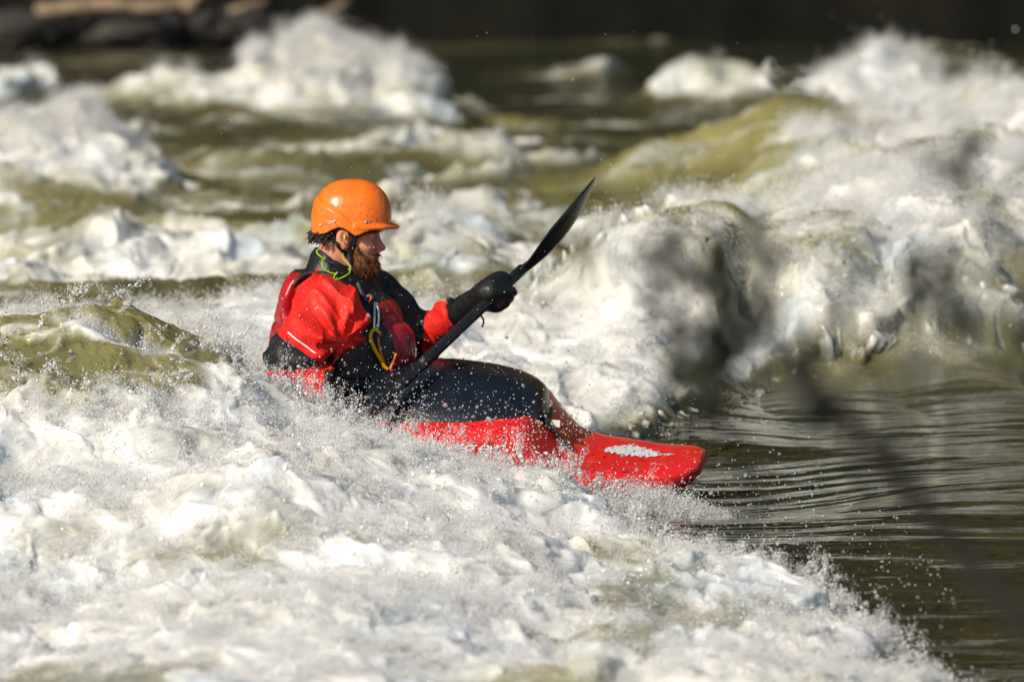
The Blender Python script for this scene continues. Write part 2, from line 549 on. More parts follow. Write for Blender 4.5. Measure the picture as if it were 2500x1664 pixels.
def river_base(X, Y):
    xb = np.interp(Y, XB_Y, XB_X)
    d = xb + .10 * pn2(X * 1.7, Y * 1.7, 41) + .06 * pn2(X * 5, Y * 4, 42) + .03 * pn2(X * 13, Y * 11, 43) - X
    P = sst(-.02, .16, d)
    base = -.15 + .13 * sst(3.0, 7.0, Y) - .20 * sst(-.5, -3.4, Y)
    base = base - .09 * np.exp(-((X - .62) / .55) ** 2 - ((Y + .15) / .9) ** 2)
    hp = P * (.09 + .23 * sst(0, 1.5, d)) * (1 - sst(2.6, 6, Y)) + .03 * np.exp(-((X + .80) / .32) ** 2 - ((Y + .50) / .22) ** 2)
    hp = hp * (1 - .35 * sst(-.6, -3.0, Y))
    hp = hp - P * .026 * np.exp(-((X - .0) / .34) ** 2 - ((Y + .5) / .5) ** 2)
    # the river piles up towards the right behind the trough, and a little at the left
    xr = X / (1 + Y / 20)
    base = base + .36 * sst(.25, 1.1, xr) * sst(3.0, 9.5, Y) * (1 - sst(10.5, 15, Y)) + .10 * sst(.2, -.8, xr) * sst(6, 10, Y) * (1 - sst(12, 17, Y))
    return base + hp, P

def river_height(X, Y):
    """smooth height, foam cover and churned silt of the river at world X, Y"""
    wx = X + .22 * pn2(X * 1.1, Y * .7, 31) + .09 * pn2(X * 3.1, Y * 2.1, 32)
    wy = Y + .35 * pn2(X * .9, Y * .5, 33) + .14 * pn2(X * 2.7, Y * 1.9, 34)
    H, P = river_base(X, Y)
    # churned foam drawn out along the flow, thinning towards the far bank
    stx = fbm2(wx * .55, wy * 1.0, 6, 71, .58)
    st2 = fbm2(wx * 1.3, wy * 2.6, 5, 77, .6)
    mid = sst(2.0, 3.6, Y)
    farf = 1 - sst(11, 19, Y)
    F0 = P * (1 - mid) * .95
    Fm = (.30 + .50 * stx + .36 * st2) * farf + (.16 + .42 * stx + .25 * st2) * (1 - farf) * (1 - sst(20, 26, Y))
    Fm = Fm + .36 * sst(.75, 1.15, X / (1 + Y / 20)) * (1 - sst(9, 13, Y)) * sst(3, 4, Y)
    F = np.maximum(F0, Fm * mid)
    A = .03 + .05 * sst(3, 6, Y) + .70 * P * (1 - .75 * sst(8, 15, Y)) * (1 - .9 * sst(18, 24, Y)) * np.clip(.75 + .6 * stx, .1, 1)
    G = np.zeros_like(X)
    for (px, pb, pp, wl, wr, rn, rf, foam, aer) in WAVES:
        c = WP(px, pb, -.08)
        Yc = c[1] + rn * .75
        sc = (Yc + 20) / FPX
        xc = (px - 1250) * sc
        h = zat(pp, Yc) - float(river_base(np.array([xc]), np.array([Yc]))[0][0]) - .03
        dx = wx - xc
        dx = np.where(dx < 0, dx / (wl * sc), dx / (wr * sc))
        dy = wy - Yc
        dy = np.where(dy < 0, dy / rn, dy / rf)
        g = np.exp(-1.1 * (np.abs(dx) ** 2.0 + np.abs(dy) ** 1.8))
        G = np.maximum(G, g * h) + .30 * np.minimum(G, g * h)
        m = sst(.10, .60, g)
        if foam < .4:
            F = F * (1 - m * .75) + m * (foam + .35 * st2 + .2 * stx) * .75
        else:
            F = np.maximum(F, m * (foam * .80 + .25 * stx + .30 * st2))
        A = A * (1 - m) + np.maximum(A, aer) * m
    # long broken crests across the rapid
    cr = 1 - np.abs(pn2(wx * .42 + 5, wy * .62, 141) + .35 * pn2(wx * 1.1, wy * 1.5, 142)) * 2.2
    cr = np.clip(cr, 0, 1) ** 2 * sst(3, 5, Y) * (1 - sst(14, 20, Y))
    G = G + .13 * cr
    F = np.maximum(F, cr * (1 - .4 * sst(.2, .5, X / (1 + Y / 20)) * sst(1.1, .8, X / (1 + Y / 20))) * (.60 + .5 * st2 + .3 * stx))
    H = H + G
    # flecks of foam drifting off the edge of the pile
    dd = X - np.interp(Y, XB_Y, XB_X)
    fl = sst(.30, .62, pn2(X * 16, Y * 26, 151) + .5 * pn2(X * 40, Y * 60, 152)) * np.exp(-np.clip(dd, 0, 9) / .20) * (Y < 3)
    F = np.maximum(F, .8 * fl)
    # the glassy olive wave at the left, standing in front of the foam
    gx = (wx + 1.42); gx = np.where(gx < 0, gx / .9, gx / .52)
    gy = (Y + .62 + .06 * pn2(X * 3, Y * 0, 53)); gy = np.where(gy < 0, gy / .52, gy / .40)
    g = np.exp(-1.2 * (np.abs(gx) ** 2.6 + np.abs(gy) ** 2.2))
    H = H + .25 * g
    m = sst(.24, .46, g + .16 * pn2(X * 4, Y * 3, 51) + .10 * pn2(X * 14, Y * 9, 52) + .05 * pn2(X * 40, Y * 26, 54))
    vein = 1 - np.abs(pn2(wx * 3.2 + Y, Y * 6.0, 55) + .4 * pn2(X * 9, Y * 12, 57)) * 3.2
    F = F * (1 - m * .97) + m * (.46 * sst(.1, 1.1, vein) + .62 * sst(.02, .60, pn2(X * 2.0 + Y, Y * 3.2, 58) + .3 * pn2(X * 9, Y * 9, 59)))
    A = A * (1 - m) + m * (.80 + .35 * pn2(X * 2.5, Y * 4, 56))
    # patches where the near foam is thin
    pat = fbm2(X * 1.5, Y * .9, 5, 61, .6)
    F = F - .45 * sst(.05, .7, pat) * (1 - mid) * sst(-.2, -.7, Y) * sst(.6, .9, F)
    return H, F, A, P, G

def river_surface(X, Y):
    H, F, A, P, G = river_height(X, Y)
    Fc = np.clip(F, 0, 1)
    near = 1 - sst(4, 9, Y)
    # water ripples, drawn out along the flow
    H = H + (1 - Fc) * (.014 * pn2(X * 1.4 + .5 * pn2(X, Y, 88), Y * 1.7, 89) + .010 * pn2(X * 1.2, Y * 4.0 + pn2(X * .8, Y * .8, 90), 81) + .004 * pn2(X * 2.6, Y * 9., 82) + .0008 * pn2(X * 7, Y * 30., 83) * near)
    H = H + (1 - Fc) * sst(.3, .9, A) * (.03 * pn2(X * 2.6, Y * 2.4, 84) + .016 * pn2(X * 7, Y * 6, 85) + .006 * pn2(X * 18, Y * 15, 86) + .0025 * pn2(X * 45, Y * 38, 87))
    # heaped foam: churned swells, torn ridges and small lumps
    q1 = X + .10 * pn2(X * 2.4, Y * 2.2, 91) + .04 * pn2(X * 8, Y * 7, 92) + .012 * pn2(X * 26, Y * 20, 96)
    q2 = Y + .14 * pn2(X * 2.4, Y * 2.2, 93) + .05 * pn2(X * 8, Y * 7, 94) + .014 * pn2(X * 26, Y * 20, 97)
    amp = sst(.20, .85, Fc)
    rough = np.clip(.5 + .7 * pn2(X * 1.3, Y * 1.0, 95), .1, 1)
    far = sst(1.5, 4, Y)
    def bil(f, g, sd):
        n = pn2(q1 * f, q2 * g, sd)
        return np.sqrt(n * n + .012) * 2.0 - .6
    D = .080 * pn2(q1 * 1.0, q2 * .9, 100) + .070 * pn2(q1 * 2.1, q2 * 1.7, 101) + .042 * pn2(q1 * 4.2, q2 * 3.4, 102)
    D = D + .022 * bil(5.0, 4.0, 108) * (.6 + .4 * rough)
    D = D + (.35 + .9 * rough) * (.016 * pn2(q1 * 9, q2 * 7, 103) + .010 * bil(15, 12, 104) + .0055 * bil(27, 21, 105) + .0045 * pn2(q1 * 55, q2 * 42, 106) + .0018 * pn2(q1 * 100, q2 * 80, 107))
    H = H + amp * D * (1 + .5 * far)
    sx = amp * (.060 * pn2(X * 4.4, Y * 3.8, 111) + .022 * pn2(X * 13, Y * 10, 112) + .006 * pn2(X * 40, Y * 30, 113)) * (1 + .5 * far)
    sy = amp * (.080 * pn2(X * 4.4, Y * 3.8, 114) + .030 * pn2(X * 13, Y * 10, 115)) * (1 + .5 * far)
    # the glassy wave: a churned, stretched skin
    w = (1 - Fc) * sst(.5, .9, A) * (1 - sst(.6, 1.5, Y))
    H = H + w * (.020 * pn2(q1 * 3.5, q2 * 3.0, 121) + .014 * pn2(q1 * 7, q2 * 5, 122) + .008 * pn2(q1 * 16, q2 * 11, 123) + .004 * pn2(q1 * 36, q2 * 26, 125))
    sx = sx + w * .02 * pn2(X * 7, Y * 6, 124)
    return X + sx, Y + sy, H, F, A

def grid_rows():
    ys = []
    y = -7.6
    while y < 34:
        ys.append(y)
        if y < -.2: y += .0125
        elif y < 3: y += .016
        elif y < 8: y += .026
        else: y += .05 + .0015 * (y - 8)
    return np.array([-14., -11, -9.5, -8.6, -8.1, -7.8] + ys)

def build_river():
    ys = grid_rows()
    dense = np.arange(-1.78, 1.7801, .0052)
    side = [1.80]
    st = .03
    while side[-1] < 40:
        side.append(side[-1] + st); st *= 1.22
    xs = np.concatenate([-np.array(side)[::-1], dense, np.array(side)])
    YY, XX = np.meshgrid(ys, xs, indexing='ij')
    XX = XX * (20 + np.maximum(YY, -8)) / 20.0
    nr, nc = XX.shape
    x, y, h, F, A = river_surface(XX.ravel().astype(np.float64), YY.ravel().astype(np.float64))
    V = np.stack([x, y, h], 1)
    i = np.arange(nr * nc).reshape(nr, nc)
    Q = np.stack([i[:-1, :-1], i[:-1, 1:], i[1:, 1:], i[1:, :-1]], -1).reshape(-1, 4)
    o = mesh_obj('river', V, Q, M['water'])
    tag(o, 'churning olive and white river water', 'river', kind='structure')
    attr(o, 'foam', F); attr(o, 'aer', np.clip(A, 0, 1))
    print('river', nr, nc, len(Q) * 2)
    return V.reshape(nr, nc, 3), np.clip(F, 0, 1).reshape(nr, nc)

RV, RF = build_river()

# ------------------------------------------------------------------ banks
def bank_mat():
    m, nt, b = new_mat('wooded_bank_painted_shade')
    L = nt.links.new
    geo = N(nt, 'ShaderNodeNewGeometry')
    n = N(nt, 'ShaderNodeTexNoise'); n.inputs['Scale'].default_value = .9; n.inputs['Detail'].default_value = 8; n.inputs['Roughness'].default_value = .7
    L(geo.outputs['Position'], n.inputs['Vector'])
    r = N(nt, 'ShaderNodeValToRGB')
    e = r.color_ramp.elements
    e[0].position = .35; e[0].color = (.003, .003, .002, 1)  # near-black: the shade lying on the bank is put into its colour
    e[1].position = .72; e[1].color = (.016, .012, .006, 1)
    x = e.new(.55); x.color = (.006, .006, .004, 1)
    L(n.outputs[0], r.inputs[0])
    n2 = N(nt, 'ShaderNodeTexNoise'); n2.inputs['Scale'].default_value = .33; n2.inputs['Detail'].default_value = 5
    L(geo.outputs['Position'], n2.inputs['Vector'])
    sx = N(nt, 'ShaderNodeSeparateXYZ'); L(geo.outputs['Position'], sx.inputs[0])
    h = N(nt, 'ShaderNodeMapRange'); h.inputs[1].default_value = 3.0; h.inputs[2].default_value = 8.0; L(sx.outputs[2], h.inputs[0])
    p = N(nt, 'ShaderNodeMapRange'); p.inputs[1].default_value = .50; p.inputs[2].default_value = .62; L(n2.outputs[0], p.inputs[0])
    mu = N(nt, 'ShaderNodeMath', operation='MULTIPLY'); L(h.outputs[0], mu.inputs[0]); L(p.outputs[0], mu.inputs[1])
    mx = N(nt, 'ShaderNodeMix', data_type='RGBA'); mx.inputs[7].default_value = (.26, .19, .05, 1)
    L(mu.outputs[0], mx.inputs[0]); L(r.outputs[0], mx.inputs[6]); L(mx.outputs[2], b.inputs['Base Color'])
    b.inputs['Roughness'].default_value = .9
    b.inputs['Specular IOR Level'].default_value = .1
    return m
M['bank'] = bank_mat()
M['earth'] = simple('near_bank_earth', (.10, .08, .05), .9, .5, 2, .5, 8)

def build_banks():
    xs = np.concatenate([np.linspace(-130, -7, 70), np.linspace(-6.8, 6.8, 220), np.linspace(7, 130, 70)])
    ts = np.concatenate([np.linspace(0, 2.5, 70), np.linspace(2.7, 62, 110)])
    T, X = np.meshgrid(ts, xs, indexing='ij')
    edge = 29.8 + .5 * pn2(X * .35, X * 0, 201) + .18 * pn2(X * 1.6, X * 0, 202)
    Y = edge + T
    Z = -.25 + 1.0 * sst(0, .9, T) + np.maximum(T - .6, 0) * 1.5  # unseen upper slope made steep and tall to keep sky out of the water's reflections
    lump = fbm2(X * .8, T * .8, 5, 203)
    Z = Z + lump * (.12 + .9 * sst(1.5, 8, T)) + .5 * np.abs(pn2(X * 1.1, T * 1.2, 207)) * sst(1, 5, T)
    nr, nc = X.shape
    i = np.arange(nr * nc).reshape(nr, nc)
    Q = np.stack([i[:-1, :-1], i[:-1, 1:], i[1:, 1:], i[1:, :-1]], -1).reshape(-1, 4)
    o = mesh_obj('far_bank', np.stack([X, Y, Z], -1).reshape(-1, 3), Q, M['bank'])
    tag(o, 'wooded bank along the far side of the river, its shade painted in', 'river bank', kind='structure')
    xs = np.linspace(-40, 40, 160); ts = np.linspace(0, 30, 60)
    T, X = np.meshgrid(ts, xs, indexing='ij')
    Y = -9.3 - T + .4 * pn2(X * .3, X * 0, 211)
    Z = -.35 + .6 * sst(0, 2.0, T) + .02 * T + .10 * fbm2(X * .7, T * .7, 4, 212)
    i = np.arange(X.size).reshape(X.shape)
    Q = np.stack([i[:-1, :-1], i[1:, :-1], i[1:, 1:], i[:-1, 1:]], -1).reshape(-1, 4)
    o = mesh_obj('near_bank', np.stack([X, Y, Z], -1).reshape(-1, 3), Q, M['earth'])
    tag(o, 'earth bank on the near side of the river', 'river bank', kind='structure')
build_banks()

# ------------------------------------------------------------------ kayak
YAW = math.radians(-9); ROLL = math.radians(11); KPITCH = math.radians(1.2)
K0 = U(856, 1042, 0.0)
KM = (Matrix.Translation(Vector(K0)) @ Matrix.Rotation(YAW, 4, 'Z') @ Matrix.Rotation(KPITCH, 4, 'Y') @ Matrix.Rotation(ROLL, 4, 'X'))
KMn = np.array(KM)

def kw(p):
    p = np.asarray(p, float)
    return p @ KMn[:3, :3].T + KMn[:3, 3]

#        x     halfw  deck   sheer  chine_w chine_z bottom
ST = np.array([
    (-1.00, .030, -.005, -.020, .025, -.035, -.045),
    (-0.92, .090,  .010, -.010, .075, -.060, -.080),
    (-0.65, .200,  .050,  .000, .160, -.120, -.150),
    (-0.30, .285,  .090,  .020, .235, -.140, -.190),
    ( 0.00, .310,  .110,  .035, .260, -.150, -.200),
    ( 0.30, .315,  .120,  .045, .260, -.150, -.205),
    ( 0.50, .300,  .125,  .035, .250, -.150, -.205),
    ( 0.585, .285, .118,  .010, .240, -.150, -.205),
    ( 0.64, .270,  .040, -.040, .225, -.150, -.205),
    ( 0.69, .255, -.020, -.068, .215, -.155, -.205),
    ( 0.76, .235, -.044, -.076, .195, -.160, -.208),
    ( 0.86, .205, -.046, -.080, .165, -.170, -.208),
    ( 0.95, .180, -.052, -.082, .140, -.158, -.190),
    ( 1.03, .160, -.048, -.078, .120, -.138, -.158),
    ( 1.08, .130, -.046, -.072, .090, -.112, -.126),
    ( 1.105, .085, -.048, -.068, .060, -.090, -.098)])

def build_kayak():
    root = empty('kayak', K0)
    tag(root, 'red plastic whitewater kayak with dark spray skirt, half buried in foam', 'kayak')
    xs = np.interp(np.linspace(0, 1, 70), np.linspace(0, 1, len(ST)), ST[:, 0])
    def sm(col):
        t = np.linspace(0, 1, 900)
        xx = np.linspace(ST[0, 0], ST[-1, 0], 900)
        v = np.interp(xx, ST[:, 0], ST[:, col])
        k = np.hanning(21); k /= k.sum()
        v2 = np.convolve(np.pad(v, 10, 'edge'), k, 'valid')
        w = sst(ST[-1, 0] - .06, ST[-1, 0], xx)
        v2 = v2 * (1 - w) + v * w
        return np.interp(xs, xx, v2)
    w, dk, sh, cw, cz, bt = [sm(c) for c in range(1, 7)]
    V = []; n = 0
    for i, x in enumerate(xs):
        half = []
        for k in range(9):                                  # deck centre to sheer
            a = k / 8 * math.pi / 2
            half.append((w[i] * math.sin(a) ** .9, sh[i] + (dk[i] - sh[i]) * max(math.cos(a), 0) ** .7))
        for k in range(1, 6):                               # flared side
            t = k / 5
            half.append((w[i] + (cw[i] - w[i]) * t + .012 * math.sin(t * math.pi), sh[i] + (cz[i] - sh[i]) * t))
        for k in range(1, 7):                               # bottom
            t = k / 6
            half.append((cw[i] * (1 - t), cz[i] + (bt[i] - cz[i]) * math.sin(t * math.pi / 2) ** .8))
        ring = half + [(-a, b) for a, b in half[-2:0:-1]]
        n = len(ring)
        V += [(x, a, b) for a, b in ring]
    F = []
    for i in range(len(xs) - 1):
        for k in range(n):
            F.append((i * n + k, (i + 1) * n + k, (i + 1) * n + (k + 1) % n, i * n + (k + 1) % n))
    F.append(tuple(range(n))); F.append(tuple((len(xs) - 1) * n + k for k in range(n))[::-1])
    Vw = kw(V)
    hull = mesh_obj('hull', Vw, F, M['kayak'], root)
    bvh = BVHTree.FromPolygons([Vector(v) for v in Vw], F)
    # --- stretched spray skirt over the cockpit
    V = []; F = []
    nu, nv = 64, 16
    for j in range(nv + 1):
        t = j / nv
        for k in range(nu):
            th = 2 * math.pi * k / nu
            cx, sx_ = math.cos(th), math.sin(th)
            rx, ry = .395, .262
            rr = 1.0
            if t < .18:      # rolled edge under the rim
                q = t / .18
                rr = 1.0 + .035 * math.sin(q * math.pi); z = -.03 + q * .045
            else:
                q = (t - .18) / .82
                rr = max(math.cos(q * math.pi / 2), 0.001) ** .75
                z = .015 + .110 * math.sin(q * math.pi / 2) ** .50
            e = 3.0
            x = rx * rr * math.copysign(abs(cx) ** (2 / e), cx); y = ry * rr * math.copysign(abs(sx_) ** (2 / e), sx_)
            zz = .095 + z - .03 * max(0, (x - .05)) ** 2 / .12 - .10 * (abs(y) / .262) ** 2 * .9
            V.append((x + .225, y, zz))
    for j in range(nv):
        for k in range(nu):
            F.append((j * nu + k, j * nu + (k + 1) % nu, (j + 1) * nu + (k + 1) % nu, (j + 1) * nu + k))
    Va = np.array(V); 
    nz = .004 * pn3(Va * 9, 5) + .002 * pn3(Va * 25, 6)
    Va[:, 2] += nz
    sk = mesh_obj('spray_skirt', kw(Va), F, M['navy'], root)
    sk['label'] = 'dark navy spray skirt stretched over the cockpit'
    # rim
    pts = []
    for k in range(49):
        th = 2 * math.pi * k / 48
        cx, sx_ = math.cos(th), math.sin(th)
        x = .402 * math.copysign(abs(cx) ** .8, cx); y = .270 * math.copysign(abs(sx_) ** .8, sx_)
        pts.append(kw([(x + .225, y, .075 - .02 * max(0, x) - .085 * (abs(y) / .27) ** 2)])[0])
    v, f = tube(pts, .011, 8, cap=False)
    mesh_obj('cockpit_rim', v, f, M['neoprene'], root)
    # grab strap at the front of the skirt with yellow edging, running down onto the bow
    def deck(x, y, off=.006):
        p = Vector(kw([(x, y, .5)])[0]); d = Vector((KMn[:3, :3] @ np.array([0, 0, -1.])))
        h = bvh.ray_cast(p, d)
        return np.array(h[0]) - np.array(d) * off if h[0] is not None else kw([(x, y, 0)])[0]
    for yy, mat, nm, wd in ((-.075, 'neoprene', 'grab_strap', .020), ):
        pts = [deck(x, yy, .012 if mat == 'neoprene' else .016) for x in np.linspace(.61, .70, 10)]
        v, f = tube(pts, wd, 8, flat=((0, 0, 1), .35 if wd > .01 else 1))
        mesh_obj(nm, v, f, M[mat], root)
    c = deck(.655, -.05, .03)
    bx = np.array([(-.012, -.004, -.010), (.012, -.004, -.010), (.012, .004, -.010), (-.012, .004, -.010), (-.010, -.004, .012), (.013, -.004, .010), (.013, .004, .010), (-.010, .004, .012)]) + c
    mesh_obj('strap_tag', bx, [(0, 3, 2, 1), (4, 5, 6, 7), (0, 1, 5, 4), (1, 2, 6, 5), (2, 3, 7, 6), (3, 0, 4, 7)], M['white'], root, smooth=False)
    # --- printed marks, pressed onto the hull
    def pressed(name, verts, faces, mat, d, off=.003):
        out = []
        for p in verts:
            h = bvh.ray_cast(Vector(p), Vector(d))
            out.append(np.array(h[0]) - np.array(d) * off if h[0] is not None else np.array(p))
        return mesh_obj(name, out, faces, mat, root, smooth=False)
    cu = bpy.data.curves.new('lettering', 'FONT'); cu.body = 'dagger'; cu.size = .085; cu.shear = .22; cu.space_character = 1.05
    cu.resolution_u = 3
    to = bpy.data.objects.new('lettering', cu); COL.objects.link(to)
    bpy.context.view_layer.update()
    me = bpy.data.meshes.new_from_object(to.evaluated_get(bpy.context.evaluated_depsgraph_get()))
    bm = bmesh.new(); bm.from_mesh(me)
    bmesh.ops.triangulate(bm, faces=bm.faces[:])
    bmesh.ops.subdivide_edges(bm, edges=[e for e in bm.edges if e.calc_length() > .02], cuts=1)
    bmesh.ops.triangulate(bm, faces=bm.faces[:])
    tv = np.array([v.co[:] for v in bm.verts]); tf = [tuple(v.index for v in f.verts) for f in bm.faces]
    bm.free(); bpy.data.objects.remove(to)
    tv[:, 0] *= 1.0
    src = np.stack([tv[:, 0] * 1.12 + .265, np.full(len(tv), -.6), tv[:, 1] * .72 + .024], 1)
    dn = KMn[:3, :3] @ np.array([0, 1., 0])
    pressed('lettering', kw(src), tf, M['white'], dn)
    # feather-like white graphic on the bow deck
    gv = []; gf = []
    L_ = 24
    for i in range(L_ + 1):
        t = i / L_
        wv = .052 * max(math.sin(math.pi * min(1, t * 1.15 + .06)), 0) ** .7 if t < .85 else .014 * (1 - t) / .15
        wv *= 1 + .28 * math.sin(i * 2.6)
        for s in (-1, 0, 1):
            gv.append((.80 + t * .22, s * max(wv, .001) + .012 * math.sin(t * 5), .4))
    for i in range(L_):
        for s in (0, 1):
            gf.append((i * 3 + s, (i + 1) * 3 + s, (i + 1) * 3 + s + 1, i * 3 + s + 1))
    dz = KMn[:3, :3] @ np.array([0, 0, -1.])
    pressed('bow_graphic', kw(np.array(gv)), gf, M['graphic'], dz)
    return root
build_kayak()

# ------------------------------------------------------------------ paddle
PA = U(860, 1050, -.42); PB = U(1240, 690, .02)
def build_paddle():
    ax = (PB - PA) / np.linalg.norm(PB - PA)
    root = empty('paddle', PA)
    tag(root, 'black double-bladed paddle raised across the kayaker\'s chest', 'paddle')
    hi = PB + ax * .075
    lo = PA - ax * .20
    n = 14
    pts = [lo + (hi - lo) * i / (n - 1) for i in range(n)]
    v, f = tube(pts, .0175, 14)
    mesh_obj('shaft', v, f, M['carbon'], root)
    v, f = tube([PA + ax * .335, PA + ax * .36, PA + ax * .40, PA + ax * .405], [.019, .0195, .0195, .019], 14)
    mesh_obj('shaft_sleeve', v, f, M['neoprene'], root)
    def blade(base, a, wdir, ndir):
        V = []; F = []
        L = .45; nl, nw = 26, 9
        for s in (1, -1):
            for i in range(nl + 1):
                t = i / nl
                wl = .017 + .088 * (max(math.sin(math.pi * min(t * 1.02, 1) ** .80), 0) ** .72) * sst(0.0, .30, np.array(t)) * (1 - .0 * t)
                wl *= 1 if t < .985 else .75
                for j in range(nw + 1):
                    q = j / nw * 2 - 1
                    off = wl * q * (1.0 if q > 0 else .82)
                    curve = -.050 * t * t + .018 * (1 - q * q) * math.sin(math.pi * t)
                    th = (.004 * (1 - q * q) + .0012 + .013 * math.exp(-(q * 5) ** 2) * (1 - t)) * (1 if t < .98 else .3)
                    p = base + a * (t * L) + wdir * off + ndir * (curve + s * th)
                    V.append(p)
        m = (nl + 1) * (nw + 1)
        for i in range(nl):
            for j in range(nw):
                a0 = i * (nw + 1) + j
                F.append((a0, a0 + nw + 1, a0 + nw + 2, a0 + 1))
                F.append((m + a0, m + a0 + 1, m + a0 + nw + 2, m + a0 + nw + 1))
        for i in range(nl):
            for j in (0, nw):
                a0 = i * (nw + 1) + j; b0 = a0 + nw + 1
                F.append((a0, m + a0, m + b0, b0) if j == 0 else (a0, b0, m + b0, m + a0))
        for i in (0, nl):
            for j in range(nw):
                a0 = i * (nw + 1) + j
                F.append((a0, a0 + 1, m + a0 + 1, m + a0) if i == 0 else (a0, m + a0, m + a0 + 1, a0 + 1))
        return V, F
    view = Vector((0, 1, -.09)).normalized()
    side = np.array(Vector(ax).cross(view).normalized())          # across the blade, square to the view
    dep = np.cross(ax, side); 
    ang = math.radians(76)
    wdir = side * math.cos(ang) + dep * math.sin(ang)
    ndir = np.cross(ax, wdir)
    if ndir[2] < 0: pass
    v, f = blade(hi - ax * .02, ax, wdir, ndir)
    b = mesh_obj('blade', v, f, M['carbon'], root)
    b['label'] = 'upper paddle blade seen nearly edge on'
    v, f = blade(lo + ax * .02, -ax, ndir, wdir)
    b = mesh_obj('blade', v, f, M['carbon'], root)
    b['label'] = 'lower paddle blade under the foam'
    return ax
PAX = build_paddle()

# ------------------------------------------------------------------ the paddler
CH = np.array([math.cos(math.radians(20)), -math.sin(math.radians(20)), 0.0])   # the way the chest faces
SH = np.array([math.sin(math.radians(20)), math.cos(math.radians(20)), 0.0])    # towards the left shoulder
T0 = np.array([U(822, 900, .03)[0], .03, 0.0])
def tl(u, v, z): return T0 + CH * u + SH * v + np.array([0, 0, z])
def tloc(p):
    q = p - T0
    return np.stack([q @ CH, q @ SH, q[:, 2]], 1)

R_SH = tl(.045, -.200, .385); L_SH = tl(.08, .175, .400)
R_EL = U(716, 880, -.30); R_HA = U(850, 1050, -.40)
L_EL = U(1010, 822, .20); L_WR = U(1105, 772, .10)
L_HA = PB - PAX * .045

def torso_sdf(p):
    q = tloc(p)
    d = s_ell(q, (0, 0, .27), (.145, .185, .22))
    d = smin(d, s_ell(q, (-.01, 0, .10), (.155, .175, .22)), .06)
    d = smin(d, s_cap(q, (-.01, -.13, .415), (-.01, .13, .415), .062), .05)
    return d

def suit_sdf(p):
    d = torso_sdf(p) - .006
    q = tloc(p)
    # baggy sleeves
    a = smin(s_cap(p, R_SH, R_EL, .095, .074), s_cap(p, R_EL, R_HA, .070, .046), .045)
    b = smin(s_cap(p, L_SH, L_EL, .070, .060), s_cap(p, L_EL, L_WR, .060, .047), .04)
    d = smin(d, a, .035); d = smin(d, b, .03)
    d = smin(d, s_cap(q, (-.010, 0, .42), (.0, 0, .50), .080, .062), .05)
    d = smin(d, s_ell(p, U(835, 790, -.20), (.065, .06, .085)), .05)
    # folds of the wet fabric
    w = p + .03 * np.stack([pn3(p * 7, 1), pn3(p * 7, 2), pn3(p * 7, 3)], 1)
    k = np.stack([w[:, 0] * 15 + w[:, 2] * 7, w[:, 1] * 9, w[:, 2] * 7 - w[:, 0] * 5], 1)
    fo = 1 - np.abs(pn3(k, 4)) * 2.2
    # creases fanning out of the armpit
    ap = tl(.10, -.19, .29)
    r = p - ap
    th = np.arctan2(r[:, 2], r[:, 0]); rl = np.sqrt(r[:, 0] ** 2 + r[:, 2] ** 2)
    fan = np.cos(th * 9 + 2.5 * pn3(p * 6, 9)) * sst(.02, .07, rl) * sst(.20, .09, rl) * (p[:, 1] < 0)
    d = d - .013 * np.clip(fo, -.3, 1) ** 2 * np.sign(fo) - .011 * fan - .004 * pn3(w * 26, 8)
    return d

def pfd_sdf(p):
    q = tloc(p)
    d = torso_sdf(p)
    front = sst(.02, .11, q[:, 0]) * sst(.06, .16, q[:, 2]) * (1 - sst(.36, .44, q[:, 2]))
    thick = .030 + .034 * front + .022 * sst(-.05, -.12, q[:, 0])
    d = d - thick
    # pocket on the chest
    d = smin(d, s_ell(q, (.195, .0, .245), (.060, .105, .10)), .03)
    # opening for the neck, armholes, hem
    d = smax(d, -s_cap(q, (.035, 0, .36), (.0, 0, .62), .070, .095), .012)
    for s in (-1, 1):
        d = smax(d, -s_cap(q, (.0, s * .255, .36), (.01, s * .20, .43), .115, .085), .015)
    d = smax(d, .085 + .02 * np.abs(q[:, 1]) - q[:, 2], .012)
    d = smax(d, q[:, 2] - .495, .01)
    # seams and foam panels
    seam = np.minimum(np.abs(q[:, 2] - .335), np.abs(q[:, 2] - .165))
    d = d + .006 * np.exp(-(seam / .006) ** 2)
    d = d + .007 * np.exp(-((q[:, 1] - .0) / .006) ** 2) * (q[:, 0] > 0)
    d = d - .003 * pn3(p * 30, 12) - .004 * pn3(p * 12, 13)
    return d

# head: built about the ear hole, x forward
HO = U(843, 578, 0.0)
HP = math.radians(3.0)
def hl(p):
    q = p - HO
    c, s = math.cos(HP), math.sin(HP)
    return np.stack([q[:, 0] * c - q[:, 2] * s, q[:, 1], q[:, 0] * s + q[:, 2] * c], 1)
def hw(p):
    p = np.asarray(p, float)
    c, s = math.cos(HP), math.sin(HP)
    return np.stack([p[:, 0] * c + p[:, 2] * s, p[:, 1], -p[:, 0] * s + p[:, 2] * c], 1) + HO

